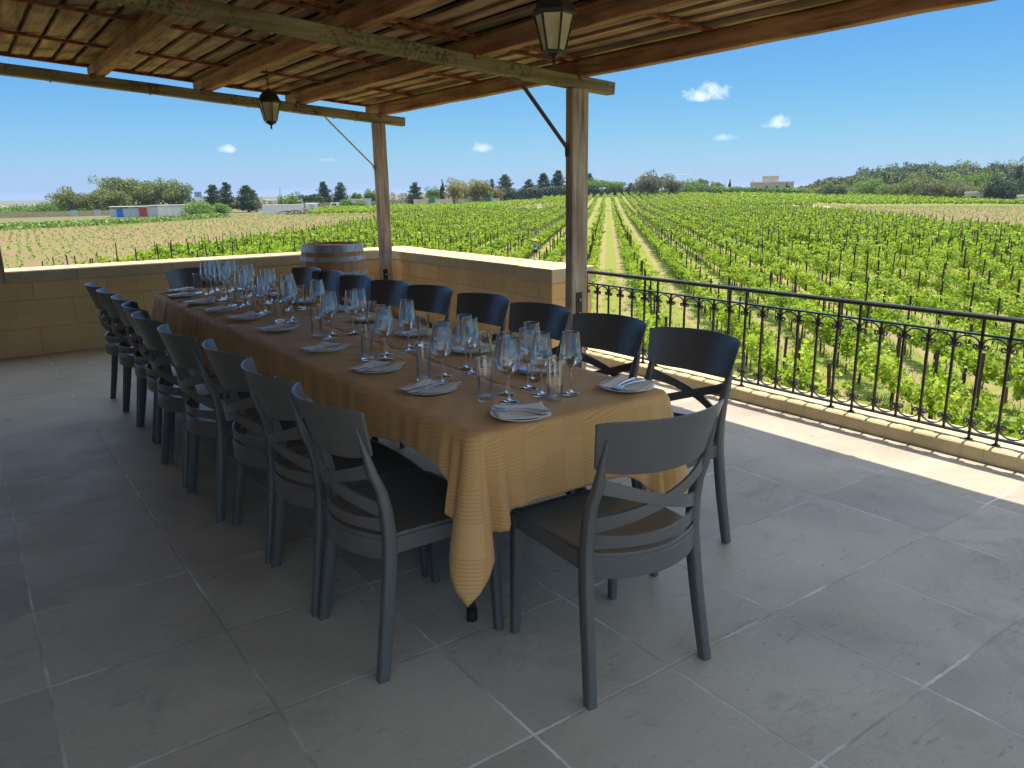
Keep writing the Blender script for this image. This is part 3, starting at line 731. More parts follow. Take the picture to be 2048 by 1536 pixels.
def cloth(y0, y1, drops, label, zt_, name, seed, ends=(True, True), wr=1.0, ex=0.0):
    """drops: function(side, s) -> length; sides: 'L','N','R','F'. Perimeter walked L(far->near) N(left->right) R(near->far) F"""
    rs = random.Random(seed); x0, x1 = TX0-ex, TX1+ex; rad = 0.035
    per = []   # (pos, normal, side, s)
    st = 0.014
    def line(a, b, nrm, side):
        a, b = Vector(a), Vector(b); n_ = max(2, int((b-a).length/st))
        for i in range(n_): per.append((a+(b-a)*i/n_, Vector(nrm), side, (b-a).length*i/n_, (b-a).length))
    def corner(c, a0, side):
        for i in range(8):
            a = a0+math.pi/2*i/8; n_ = Vector((math.cos(a), math.sin(a))); per.append((Vector(c)+n_*rad, n_, side, i/8, 1))
    line((x0, y1-rad), (x0, y0+rad), (-1, 0), 'L'); corner((x0+rad, y0+rad), math.pi, 'cL')
    line((x0+rad, y0), (x1-rad, y0), (0, -1), 'N'); corner((x1-rad, y0+rad), 1.5*math.pi, 'cR')
    line((x1, y0+rad), (x1, y1-rad), (1, 0), 'R'); corner((x1-rad, y1-rad), 0, 'cFR')
    line((x1-rad, y1), (x0+rad, y1), (0, 1), 'F'); corner((x0+rad, y1-rad), .5*math.pi, 'cFL')
    NP = len(per); NT_ = 22; v = []; uv = []; f = []
    # smooth random fold signals
    k1 = [(rs.uniform(9, 26) if q_ < 3 else rs.uniform(34, 75), rs.uniform(0, 6.28), rs.uniform(.4, 1)) for q_ in range(7)]
    acc = 0; prev = per[-1][0]; A = []
    for p in per: acc += (p[0]-prev).length; A.append(acc); prev = p[0]
    cpos = {}
    for (p, a) in zip(per, A):
        if p[2].startswith('c') and p[3] == 0.5: cpos[p[2]] = a
    for i, (p, n_, side, s_, Ln) in enumerate(per):
        h, amp, flare = drops(side, s_, Ln)
        # distance along the hem from the nearest near corner, for the hanging points
        cd = min(abs(A[i]-cpos[c_]) for c_ in ('cL', 'cR')); 
        sig = sum(w*math.sin(kk*A[i]+ph) for kk, ph, w in k1)/3.2
        cone = math.exp(-(cd/0.10)**2) if ends[0] else 0
        csig = math.cos(2*math.pi*cd/0.075)
        for t_ in range(NT_+1):
            q = t_/NT_; L_ = h*q
            edge = 0.012*math.sin(min(1, L_/0.02)*math.pi/2)
            off = edge+flare*q+amp*sig*q**0.8+cone*(0.052*csig*q+0.020*q)
            z = zt_-0.012*(1-math.cos(min(1, L_/0.02)*math.pi/2))-max(0, L_-0.006)
            pp = p+n_*off
            v.append((pp.x, pp.y, max(z, .02))); uv.append((A[i], L_))
    for i in range(NP):
        a = i*(NT_+1); b = ((i+1) % NP)*(NT_+1)
        for t_ in range(NT_): f.append((a+t_, a+t_+1, b+t_+1, b+t_))
    # top: grid that meets the perimeter through a fan of rings shrinking to the middle line
    NR = 14; base_i = len(v); cxm = (x0+x1)/2; ym0, ym1 = y0+.38, y1-.38
    wr_ = [(rs.uniform(-.9, .9), rs.uniform(y0, y1), rs.uniform(.15, .5), rs.uniform(8, 22), rs.uniform(0, 6)) for _ in range(26)]
    for i, (p, n_, side, s_, Ln) in enumerate(per):
        m_ = Vector((cxm, min(max(p.y, ym0), ym1)))
        for r_ in range(1, NR+1):
            q = r_/NR; pp = p+(m_-p)*q
            z = zt_+0.0
            for ax, ay, sp_, kf, ph in wr_:
                d2 = ((pp.y-ay)/sp_)**2
                if d2 < 4: z += wr*0.0022*math.sin(kf*(pp.y*math.cos(ax)+pp.x*math.sin(ax))*3+ph)*math.exp(-d2)
            v.append((pp.x, pp.y, z+0.0007)); uv.append((pp.x+.3, pp.y))
    for i in range(NP):
        j = (i+1) % NP
        a0 = i*(NT_+1); b0 = j*(NT_+1)
        for r_ in range(NR):
            a = a0 if r_ == 0 else base_i+i*NR+r_-1; b = b0 if r_ == 0 else base_i+j*NR+r_-1
            f.append((a, b, base_i+j*NR+r_, base_i+i*NR+r_))
    o = npmesh(name, v, f, M['cloth'], None, True, uv)
    md = o.modifiers.new('thick', 'SOLIDIFY'); md.thickness = 0.0012; md.offset = 1
    return tag(o, label, 'tablecloth', 'gold tablecloths')
def sm(a, b, x): t_ = min(1, max(0, (x-a)/(b-a))); return t_*t_*(3-2*t_)
def near_drop(side, s, L):
    if side == 'L':
        e = L-s; return 0.150+0.03*math.sin(s*5)+0.18*max(0, 1-e/0.12), 0.010, 0.012
    if side == 'cL': return 0.33+0.15*(1-2*abs(s-.5)), 0.010, 0.065
    if side == 'N':
        e = s; g = L-s
        return 0.245+0.085*max(0, 1-e/0.10)+0.13*math.exp(-(g/0.12)**2), 0.005+0.008*math.exp(-(e/.1)**2), 0.015
    if side == 'cR': return 0.38, 0.012, 0.04
    if side == 'R': return 0.19+0.19*math.exp(-(s/0.10)**2)+.02*math.sin(s*4), 0.010, 0.015
    return 0.012, 0.0, 0.0
def far_drop(side, s, L):
    if side == 'L': return 0.27+0.14*sm(.2, L, s)-.10*sm(L-.35, L, s)+0.02*math.sin(s*9), 0.034, 0.06
    if side in ('cFL', 'F', 'cFR'): return 0.27, 0.012, 0.03
    if side == 'R': return 0.25, 0.018, 0.03
    if side == 'cL': return 0.30, 0.01, 0.03
    return 0.03, 0.0, 0.002
o = cloth(1.84, 4.36, near_drop, 'golden tan tablecloth with hatched weave on the near half of the long table', 0.7505, 'tablecloth', 3, wr=0.8, ex=0.002)
o = cloth(4.30, 6.20, far_drop, 'wrinkled golden brown cloth over the far end of the long table', 0.7455, 'tablecloth', 9, ends=(False, True), wr=2.2)
CZ = 0.7525

# ================================================================ glasses
def wine_proto():
    r = empty('wine_glass')
    t_ = 0.0009
    outer = [(.0045, .092), (.012, .0955), (.024, .104), (.034, .116), (.0395, .128), (.0405, .134), (.0395, .145), (.036, .170), (.0315, .198), (.0285, .220)]
    inner = [(.0285-t_, .220), (.0315-t_, .198), (.036-t_, .170), (.0395-t_, .145), (.0405-t_, .134), (.0385, .128), (.033, .1175), (.023, .106), (.010, .099), (0, .098)]
    b = MB().lathe(outer, 32).build('bowl', M['thin'], r, True)
    MB().lathe([(.0281, .2192), (.0289, .2192), (.0291, .2202), (.0285, .2208), (.0280, .2202), (.0281, .2192)], 32).build('rim', M['rim'], b, True)
    MB().lathe([(0, .0938), (.0055, .0925), (.0042, .088), (.0036, .075), (.0036, .03), (.0045, .014), (.008, .008), (.012, .0062)], 14).build('stem', M['glass'], r, True)
    MB().lathe([(0, 0.0), (.034, 0.0), (.0355, .0008), (.0355, .0018), (.030, .0030), (.018, .0048), (.0125, .0062), (.006, .0066), (0, .0068)], 32).build('foot', M['glass'], r, True)
    return r
def tumbler_proto():
    r = empty('water_tumbler')
    b = MB().lathe([(.0275, .012), (.0278, .05), (.0285, .10), (.0295, .148)], 32).build('wall', M['thin'], r, True)
    MB().lathe([(.0290, .1472), (.0299, .1472), (.0301, .1484), (.0295, .149), (.0289, .1484), (.0290, .1472)], 32).build('rim', M['rim'], b, True)
    MB().lathe([(0, 0), (.025, 0), (.027, .0015), (.0275, .005), (.0274, .013), (.024, .0125), (.012, .0145), (0, .015)], 32).build('base', M['glass'], r, True)
    return r
w0 = wine_proto(); t0 = tumbler_proto(); first = {'w': True, 't': True}
def glass(kind, x, y, label, group):
    p = w0 if kind == 'w' else t0
    c = p if first[kind] else copy_tree(p); first[kind] = False
    c.location = (x, y, CZ+.0004); c.rotation_euler = (0, 0, rnd.uniform(0, 6))
    tag(c, label, 'wine glass' if kind == 'w' else 'water glass', group)
GL = 'wine glasses along the table'; GT = 'water tumblers along the table'
LG = [[(1.41, 2.147), (1.455, 2.072), (1.505, 2.158)], [(1.375, 2.515), (1.411, 2.440), (1.475, 2.530)], [(1.375, 3.007), (1.435, 2.965), (1.482, 3.045)],
      [(1.402, 3.644), (1.440, 3.580), (1.494, 3.674)], [(1.427, 4.255), (1.473, 4.200), (1.512, 4.285)], [(1.382, 4.641), (1.430, 4.590), (1.478, 4.655)],
      [(1.40, 5.06), (1.445, 5.00), (1.50, 5.08)], [(1.39, 5.50), (1.44, 5.44), (1.49, 5.51)], [(1.40, 5.90), (1.445, 5.83), (1.50, 5.92)]]
RG = [[(1.586, 1.985), (1.600, 2.078), (1.692, 2.029)], [(1.682, 2.556), (1.584, 2.510), (1.612, 2.594)], [(1.712, 3.118), (1.598, 3.056), (1.640, 3.132)],
      [(1.722, 3.690), (1.590, 3.630), (1.650, 3.672)], [(1.708, 4.230), (1.620, 4.170), (1.660, 4.250)], [(1.70, 4.64), (1.61, 4.62), (1.65, 4.70)],
      [(1.724, 5.03), (1.62, 5.04), (1.67, 5.10)], [(1.71, 5.46), (1.60, 5.45), (1.66, 5.52)], [(1.70, 5.93), (1.60, 5.88), (1.66, 5.95)]]
for side, G in (('left', LG), ('right', RG)):
    for i, ((tx, ty), (ax, ay), (bx, by)) in enumerate(G):
        at = ('%s glass cluster from the near end' % ORD[i]) if i else 'glass cluster nearest us'
        glass('t', tx, ty, 'water tumbler on the %s of the %s' % (side, at), GT)
        glass('w', ax, ay, 'nearer wine glass on the %s of the %s' % (side, at), GL)
        glass('w', bx, by, 'farther wine glass on the %s of the %s' % (side, at), GL)
glass('w', 1.618, 2.182, 'wine glass in the middle of the cluster nearest us, behind the others', GL)
glass('w', 1.704, 2.272, 'wine glass farthest back in the cluster nearest us, by the second right hand plate', GL)
glass('w', 1.56, 6.02, 'wine glass standing alone in front of the far head chair', GL)

# ================================================================ plates, napkins, forks
pl0 = MB().lathe([(0, .0015), (.050, .0015), (.052, 0), (.056, 0), (.060, .003), (.078, .008), (.096, .0145), (.0975, .0155), (.0965, .0168), (.078, .0105), (.060, .006), (.052, .0045), (0, .0045)], 48).build('plate', M['china'], None, True)
def napkin_mesh(seed):
    rs = random.Random(seed); n = 12; v = []; f = []; H_ = 0.083
    tw = rs.uniform(-1, 1)
    for layer in range(2):
        for j in range(n+1):
            for i in range(n+1):
                x = -H_+2*H_*i/n; y = -H_+2*H_*j/n; r2 = (x*x+y*y)
                z = 0.0085+r2*1.15+0.0015*math.sin(40*x+tw*3)*math.cos(33*y)+layer*.0014
                if layer: x = x*0.985+.002; y = y*.985-.002
                v.append((x, y, z))
        b = layer*(n+1)**2
        f += [(b+j*(n+1)+i, b+j*(n+1)+i+1, b+(j+1)*(n+1)+i+1, b+(j+1)*(n+1)+i) for j in range(n) for i in range(n)]
    o = npmesh('napkin', v, f, M['napkin'], None, True); m_ = o.modifiers.new('t', 'SOLIDIFY'); m_.thickness = .0006; return o
nps = [napkin_mesh(1), napkin_mesh(2)]
def fork_mesh():
    m = MB(); up = Vector((0, 0, 1)); X_ = Vector((1, 0, 0))
    # tines towards +y
    pts = [(0, -.098, .016), (0, -.06, .018), (0, -.01, .0205), (0, .03, .0195), (0, .045, .018), (0, .055, .0165)]
    m.sweep(pts, X_, up, [.0085, .0075, .0045, .0032, .0050, .0110], [.0012]*6, bev=.0006)
    for k_ in (-1.5, -.5, .5, 1.5):
        m.sweep([(k_*.0058, .054, .0166), (k_*.0060, .075, .0160), (k_*.0060, .098, .0205)], X_, up, [.0019, .0017, .0010], [.0010, .0009, .0007])
    o = m.build('fork', M['steel'], None, False); autosmooth(o, 60); return o
fk0 = fork_mesh(); fst = [True, True, True]
def place(x, y, rz, frot, label_pos, seed):
    global pl0
    p = pl0 if fst[0] else pl0.copy()
    if not fst[0]: COL.objects.link(p)
    p.location = (x, y, CZ+.0004); tag(p, 'white side plate %s' % label_pos, 'plate', 'side plates along the table')
    if fst[0]: nn = nps[0]
    elif fst[1]: nn = nps[1]; fst[1] = False
    else: nn = nps[seed % 2].copy(); COL.objects.link(nn)
    nn.location = (x, y, CZ+.0012); nn.rotation_euler = (0, 0, rz); tag(nn, 'cream paper napkin on the side plate %s' % label_pos, 'napkin', 'paper napkins on the side plates')
    for q in range(2):
        fo = fk0 if (fst[0] and q == 0) else fk0.copy()
        if not (fst[0] and q == 0): COL.objects.link(fo)
        a = frot+(0.09 if q else -0.10)
        dx, dy = math.cos(frot), math.sin(frot)
        s_ = (.012 if q else -.012)
        fo.location = (x+dx*s_+rnd.uniform(-.003, .003), y+dy*s_+rnd.uniform(-.003, .003), CZ+.0035+q*.0012)
        fo.rotation_euler = (0, 0, a); tag(fo, '%s fork on the plate %s' % ('right' if q else 'left', label_pos), 'fork', 'forks laid on the napkins')
    fst[0] = False
PLY = [1.905, 2.363, 2.789, 3.311, 3.983, 4.48, 4.89, 5.34, 5.80]
PLX = [1.383, 1.316, 1.314, 1.305, 1.322, 1.305, 1.278, 1.269, 1.262]
for i, (x, y) in enumerate(zip(PLX, PLY)):
    if i == 0: place(x, y, R_(63), R_(38), 'at the near left corner of the table', i)
    else: place(x, y, R_(20+rnd.uniform(-12, 12)), R_(-78+rnd.uniform(-10, 10)), 'at the %s place along the left edge' % ORD[i], i)
PRY = [1.952, 2.37, 2.864, 3.391, 3.95, 4.44, 4.90, 5.38, 5.84]
PRX = [1.888, 1.808, 1.817, 1.813, 1.83, 1.84, 1.83, 1.83, 1.82]
for i, (x, y) in enumerate(zip(PRX, PRY)):
    place(x, y, R_(30+rnd.uniform(-14, 14)), R_(102+rnd.uniform(-10, 10)), 'at the near right corner of the table' if i == 0 else 'at the %s place along the right edge' % ORD[i], i)
place(1.335, 6.10, R_(15), R_(-60), 'at the far left corner of the table', 1)

# ================================================================ barrel
bx, by = 3.23, 7.78
br_ = empty('wine_barrel', (bx, by, 0), 0, 'oak wine barrel with grey metal hoops standing in the far corner', 'barrel')
def brad(z): q = (z-.47)/.47; return .356-.052*q*q
pr_ = [(0, .02), (brad(0)-.03, .02), (brad(0)-.025, 0), (brad(0), 0)]+[(brad(.94*i/24), .94*i/24) for i in range(25)]+[(brad(.94)-.024, .94), (brad(.94)-.028, .915), (0, .915)]
MB().lathe(pr_, 72).build('staves', M['stave'], br_, True)
autosmooth(br_.children[0], 35)
for za, zb in ((.005, .05), (.12, .165), (.27, .315), (.62, .665), (.775, .82), (.865, .942)):
    h_ = MB().lathe([(brad(za)+.001, za), (brad(za)+.004, za), (brad(zb)+.004, zb), (brad(zb)+.001, zb)], 72).build('hoop', M['hoop'], br_); autosmooth(h_, 50)
    MB().lathe([(0, 0), (.008, 0), (.006, .004), (0, .005)], 8).build('rivet', M['black_metal'], h_).matrix_local = Matrix.Translation((math.cos(-2.0+za)*(brad((za+zb)/2)+.004), math.sin(-2.0+za)*(brad((za+zb)/2)+.004), (za+zb)/2)) @ Matrix.Rotation(-2.0+za, 4, 'Z') @ Matrix.Rotation(math.pi/2, 4, 'Y')

# ================================================================ lanterns
def lantern():
    r = empty('hanging_lantern')
    N = 6
    def ring(R0, z0, R1, z1, th=.004): return [(R0, z0), (R1, z1), (R1-th, z1), (R0-th, z0), (R0, z0)]
    # local z=0 at finial tip; body .03.. .245
    m = MB(); m.lathe([(0, 0), (.007, .002), (.009, .012), (.006, .024), (.010, .030), (.030, .040), (.045, .048), (.046, .058), (.040, .062), (.0, .062)], N, ph=.26)
    m.build('base', M['black_metal'], r)
    a = [2*math.pi*k_/N+.26 for k_ in range(N)]
    for k_ in range(N):
        p0 = (.050*math.cos(a[k_]), .050*math.sin(a[k_]), .060); p1 = (.086*math.cos(a[k_]), .086*math.sin(a[k_]), .205)
        MB().tube([p0, p1], .0045, 6).build('frame_bar', M['black_metal'], r)
    for k_ in range(N):
        b = (k_+1) % N; q = []
        for rr, z, s_ in ((.047, .064, .10), (.047, .064, .90), (.083, .202, .93), (.083, .202, .07)):
            q.append(((rr*math.cos(a[k_])*(1-s_)+rr*math.cos(a[b])*s_), (rr*math.sin(a[k_])*(1-s_)+rr*math.sin(a[b])*s_), z))
        q2 = [(x*.97, y*.97, z) for x, y, z in q]
        MB().add(q+q2, [(0,1,2,3),(7,6,5,4),(0,4,5,1),(1,5,6,2),(2,6,7,3),(3,7,4,0)]).build('pane', M['lamp_glass'], r)
    MB().lathe([(.092, .203), (.099, .206), (.099, .217), (.090, .222), (.080, .240), (.070, .262), (.052, .280), (.034, .290), (.036, .298), (.022, .306), (.008, .312), (0, .314)], N, ph=.26).build('roof', M['black_metal'], r)
    MB().lathe([(.080, .204), (.092, .203)], N, ph=.26).build('collar', M['black_metal'], r)
    MB().lathe([(.009, .06), (.012, .08), (.012, .11), (.006, .13), (0, .135)], 12).build('bulb', M['china'], r, True)
    # chain of three links and hook
    z = .312; c_ = MB()
    for i in range(4):
        cz = z+.018+i*.031; pts = []
        for k_ in range(13):
            t_ = 2*math.pi*k_/12; dx = .009*math.cos(t_); dz = .020*math.sin(t_)
            pts.append((dx, 0, cz+dz) if i % 2 == 0 else (0, dx, cz+dz))
        c_.tube(pts, .0028, 6, cap=False)
    c_.tube([(0, 0, z+.13), (0, 0, z+.165)], .004, 6)
    c_.build('chain', M['black_metal'], r)
    return r
l0 = lantern(); l1 = copy_tree(l0)
l0.location = (2.248, 2.82, 1.975); tag(l0, 'black hanging lantern nearest us, cut by the top of the picture', 'lantern', 'lanterns hanging from the pergola')
l1.location = (2.247, 6.50, 1.962); l1.rotation_euler = (0, 0, .2); tag(l1, 'black hanging lantern farther away, over the far end of the table against the sky', 'lantern', 'lanterns hanging from the pergola')

# ================================================================ land
AZ0 = R_(42.3826); THC = 0.82223522
def smn(a, b, x): t_ = np.clip((x-a)/(b-a), 0, 1); return t_*t_*(3-2*t_)
def gz(x, y):
    x = np.asarray(x, float); y = np.asarray(y, float); d = np.hypot(x, y); th = np.arctan2(x, y)
    z = -2.75+2.6*smn(110, 300, d)*np.exp(-((th-THC)/.22)**2)
    z = z-4.0*smn(260, 800, d)*smn(0.55, 0.25, th)            # land falls away to the sea on the left
    z = z+7.5*smn(190, 420, d)*smn(0.95, 1.10, th)*smn(0.80, 0.98, th)   # wooded hill on the right
    return z
def G(x, y): return float(gz(x, y))
def inpoly(P, x, y):
    P = np.asarray(P); r = np.zeros(x.shape, bool); j = len(P)-1
    for i in range(len(P)):
        xi, yi = P[i]; xj, yj = P[j]
        c = ((yi > y) != (yj > y)) & (x < (xj-xi)*(y-yi)/(yj-yi+1e-12)+xi); r ^= c; j = i
    return r
PA = [(7.2, -2), (7.2, 13), (-6, 14), (-3, 30), (3.2, 42), (15.6, 62), (26, 71), (44, 95), (60, 117), (86, 126), (116, 90), (119, 82), (110, 68), (95.7, 54.7), (77.9, 37.0), (70.6, 27.6), (60, 12), (52, -2)]
PB_ = [(55.6, 146.8), (69.8, 134.4), (84, 131.0), (94, 136), (116, 150), (137.2, 172.4), (120.6, 176.8), (95.8, 184.2), (76.4, 186.3)]
PA2 = [(97, 123.5), (108.5, 108.0), (129.6, 92.3), (136.8, 90.3), (147.5, 108), (171.8, 139.4), (196.2, 177.2), (191.6, 195.0), (197.3, 225.9), (165.3, 215.3), (120, 150)]
PD = [(206, 180.6), (149.5, 104.9), (149.2, 89.1), (172.1, 68.1), (177.9, 60.0), (232, 80), (247.9, 98.4), (252, 125.5), (250, 160), (240, 190), (226, 205)]
PC = [(127.2, 84.2), (138.5, 86.4), (145, 84), (168.4, 62.4), (175, 40), (80.4, 22.9), (83.0, 32.2), (89.5, 41.5), (107.0, 60.7)]
PY = [(-14, 141.7), (8.1, 150.8), (21.7, 155.8), (49.9, 163.2), (60.3, 156.8), (80, 128), (60, 117), (44, 95), (26, 71), (15.6, 62), (3.2, 42), (-3, 30), (-20, 20), (-20, 100)]
PT = [(196, 190), (147, 112), (137, 92), (124, 82), (127, 79), (141, 86.5), (149.2, 100.9), (212, 186)]      # pale dirt track
PT2 = [(84, 126), (94, 134), (116, 147.5), (139, 172), (142, 170), (120, 144), (98, 129), (88, 123)]
# terrain sheet: fine near, coarse far, out to the horizon
rad = np.concatenate([np.linspace(2.0, 12, 8), np.geomspace(13, 420, 230), np.geomspace(440, 2400, 24)])
ths = np.concatenate([np.linspace(-math.pi, R_(-6), 30)[:-1], np.linspace(R_(-6), R_(80), 620), np.linspace(R_(80), math.pi, 30)[1:]])
TT, RR = np.meshgrid(ths, rad); X = RR*np.sin(TT); Y = RR*np.cos(TT); Z = gz(X, Y)
nr, nt = X.shape
# soil texture relief
Z = Z+np.where(RR < 60, 0.02*np.sin(X*3.1)*np.sin(Y*2.7), 0)
gv = np.stack([X, Y, Z], -1).reshape(-1, 3); ii = np.arange(nr*nt).reshape(nr, nt)
gf = np.stack([ii[:-1, :-1], ii[:-1, 1:], ii[1:, 1:], ii[1:, :-1]], -1).reshape(-1, 4)[:, ::-1]
t = NT('vineyard soil and grass'); v = t.coord(); at = t.n('ShaderNodeAttribute', attribute_name='land'); sa = t.n('ShaderNodeSeparateColor'); t.l(at.outputs['Color'], sa.inputs[0])
sep = t.n('ShaderNodeSeparateXYZ'); t.l(v, sep.inputs[0])
lat = t.math('ADD', t.math('MULTIPLY', sep.outputs[0], math.cos(AZ0)), t.math('MULTIPLY', sep.outputs[1], -math.sin(AZ0)))
lw_ = t.math('ADD', lat, t.math('MULTIPLY', t.math('SUBTRACT', t.noise(v, 0.8, 3, 0.6), 0.5), 0.5))
ph = t.math('ABSOLUTE', t.math('SUBTRACT', t.math('FRACT', t.math('DIVIDE', t.math('ADD', lw_, 0.8+210), 2.1)), 0.5))   # 0.5 on the row, 0 mid-alley
midg = t.ramp(ph, [(0.08, 1), (0.17, 0.25), (0.26, 0.15), (0.36, 0.8), (0.5, 1)])
n1 = t.noise(v, 1.7, 6, 0.7); n2 = t.noise(v, 14, 6, 0.75); n3 = t.noise(v, 0.12, 4, 0.6)
gm = t.math('ADD', t.math('MULTIPLY', midg, 0.55), t.math('MULTIPLY', t.math('ADD', t.math('MULTIPLY', n1, 0.6), t.math('MULTIPLY', n2, 0.5)), 0.9))
gmask = t.ramp(gm, [(0.52, 0), (0.80, 1)])
soil = t.mix(n2, (0.22, 0.155, 0.09), (0.37, 0.28, 0.175)); grass = t.mix(n2, (0.12, 0.155, 0.025), (0.25, 0.265, 0.065))
field = t.mix(gmask, soil, grass)
brown = t.mix(n2, (0.16, 0.105, 0.06), (0.25, 0.17, 0.10)); brown = t.mix(t.math('MULTIPLY', t.ramp(n3, [(0.45, 0), (0.6, 1)]), 0.55), brown, (0.15, 0.16, 0.045))
pale = t.mix(n2, (0.33, 0.25, 0.15), (0.43, 0.34, 0.22))
wild = t.mix(t.ramp(n1, [(0.4, 0), (0.6, 1)]), (0.19, 0.15, 0.075), (0.085, 0.11, 0.035))
c = t.mix(sa.outputs[0], wild, field); c = t.mix(sa.outputs[1], c, brown); c = t.mix(sa.outputs[2], c, pale)
t.bsdf(c, 0.95, 0.1, bump=n2, bstr=0.7, bdist=0.05)
g = npmesh('ground', gv, gf, t.m, None, True); tag(g, kind='structure')
xf, yf = gv[:, 0], gv[:, 1]
mA = inpoly(PA, xf, yf) | inpoly(PA2, xf, yf) | inpoly(PB_, xf, yf) | inpoly(PD, xf, yf) | (np.hypot(xf, yf) < 30)
mB = inpoly(PY, xf, yf) | inpoly(PC, xf, yf); mC = inpoly(PT, xf, yf) | inpoly(PT2, xf, yf)
mA = mA & ~mB
la = g.data.color_attributes.new('land', 'FLOAT_COLOR', 'POINT')
la.data.foreach_set('color', np.stack([mA, mB, mC, np.ones(len(xf))], -1).astype(np.float32).ravel())
# distant sea, with the horizon haze put into its colour
a_ = np.linspace(-math.pi, math.pi, 97); sr = [300, 2500, 9000]
sv = [(r*math.sin(a), r*math.cos(a), -14.0) for r in sr for a in a_]; ns = len(a_)
sf = [(i*ns+j, (i+1)*ns+j, (i+1)*ns+j+1, i*ns+j+1) for i in range(2) for j in range(ns-1)]
t = NT('hazy sea'); t.bsdf((0.10, 0.165, 0.25), 0.9, 0.0)
o = npmesh('sea', sv, sf, t.m); tag(o, kind='structure')

# ---------------------------------------------------------------- vines
def leaves(n, size, cx, cy, cz, up=0.35, fold=0.25, rs=rng, jit=0.35):
    """n leaf blades: each a folded five-point blade of four triangles fan -> (n*5 verts, n*? quads). returns verts, tris"""
    d = rs.normal(size=(n, 3)); d[:, 2] = np.abs(d[:, 2])+up; d /= np.linalg.norm(d, axis=1)[:, None]
    a = rs.normal(size=(n, 3)); a -= d*(a*d).sum(1)[:, None]; a /= np.linalg.norm(a, axis=1)[:, None]; b = np.cross(d, a)
    s_ = size*(1+jit*rs.uniform(-1, 1, n))[:, None]; c = np.stack([cx, cy, cz], -1)
    P0 = c-a*s_*.5; P1 = c+b*s_*.52-a*s_*.08+d*s_*fold*.5; P2 = c+a*s_*.55; P3 = c-b*s_*.52-a*s_*.08+d*s_*fold*.5
    v = np.stack([P0, P1, P2, P3], 1).reshape(-1, 3); i = np.arange(n)*4
    f = np.stack([i, i+1, i+2, i, i+2, i+3], -1).reshape(-1, 3)
    return v, f
def vine_cloud(n, rs, spread=.50, lat=.18, h0=.42, h1=1.12):
    """leaf centres of one trellised vine, in (along row, across, up)"""
    k_ = 9; sx = rs.uniform(-spread, spread, k_); ang = rs.normal(0, .17, (k_, 2)); top = rs.uniform(.62, 1.1, k_)*h1
    w = rs.integers(0, k_, n); q = rs.uniform(0, 1, n)**.8
    z = h0+(top[w]-h0)*q+rs.normal(0, .03, n)
    x = sx[w]+ang[w, 0]*q+rs.normal(0, .07, n); y = ang[w, 1]*q*1.2+rs.normal(0, lat*.42, n)
    return x, y, z
cA, sA = math.cos(AZ0), math.sin(AZ0)     # row direction in the plan is (sA, cA); across is (cA, -sA)
def row_points(P, pitch, step, jit, v0=-0.8, gap=None, seed=1):
    rs = np.random.default_rng(seed); P = np.asarray(P, float)
    vv = P[:, 0]*cA-P[:, 1]*sA; uu = P[:, 0]*sA+P[:, 1]*cA
    out = []
    for k_ in range(int(math.floor((vv.min()-v0)/pitch)), int(math.ceil((vv.max()-v0)/pitch))+1):
        v_ = v0+k_*pitch; u = np.arange(uu.min(), uu.max(), step)+rs.uniform(-jit, jit, int(math.ceil((uu.max()-uu.min())/step)))[:len(np.arange(uu.min(), uu.max(), step))]
        x = u*sA+v_*cA; y = u*cA-v_*sA; m_ = inpoly(P, x, y)
        if gap: m_ &= ~((u > gap[0]) & (u < gap[1]))
        out.append(np.stack([x[m_], y[m_]], -1))
    p = np.concatenate(out); th = np.arctan2(p[:, 0], p[:, 1]); return p[(th > R_(-3)) & (th < R_(76))]
vA = row_points(PA, 2.1, 0.98, .12, seed=2)
keep = rng.uniform(size=len(vA)) > 0.05; vA = vA[keep]
d = np.hypot(vA[:, 0], vA[:, 1]); th = np.arctan2(vA[:, 0], vA[:, 1])
vA = vA[(d > 9.5)]; d = np.hypot(vA[:, 0], vA[:, 1]); th = np.arctan2(vA[:, 0], vA[:, 1])
# which of them the kerb and parapet hide
dX = 4.65/np.maximum(np.sin(th), 1e-3); dY = 8.93/np.maximum(np.cos(th), 1e-3); de = np.minimum(dX, dY); open_ = (dX < dY) & (dX*np.cos(th) < 5.2)
lim = np.where(open_, (1.45-.083)/de, (1.45-.79)/de); vis = (1.45+2.75-1.0)/d < lim*1.05
order = np.lexsort((d, ~(vis & (th < R_(70)) & (th > R_(1)))))
ind = order[:300]; rest = order[300:]; rest = rest[vis[rest] | (d[rest] > 20)]
rotz = math.pi/2-AZ0     # local x along the row
protos = []
for q in range(7):
    rs = np.random.default_rng(100+q); e = empty('grapevine'); x, y, z = vine_cloud(520, rs)
    v_, f_ = leaves(520, .078, x, y, z, rs=rs); npmesh('foliage', v_, f_, M['vine'], e)
    m_ = MB(); m_.tube([(0, 0, -.05), (.02*(q-3), .01, .25), (-.015, 0, .45), (.02, 0, .62)], [.022, .017, .014, .010], 6)
    for sx in (-1, 1): m_.tube([(.0, 0, .55), (sx*.2, .01, .60), (sx*.42, 0, .62)], [.010, .008, .005], 5)
    for _ in range(6):
        a = rs.uniform(-.4, .4); m_.tube([(a, 0, .6), (a+rs.uniform(-.05, .05), rs.uniform(-.05, .05), .85), (a+rs.uniform(-.1, .1), rs.uniform(-.1, .1), 1.1)], [.004, .003, .002], 4)
    m_.build('trunk', M['vine_wood'], e); protos.append(e)
ufst = [True]*7
VL = 'leafy green grapevine in the trellised rows just below the terrace'
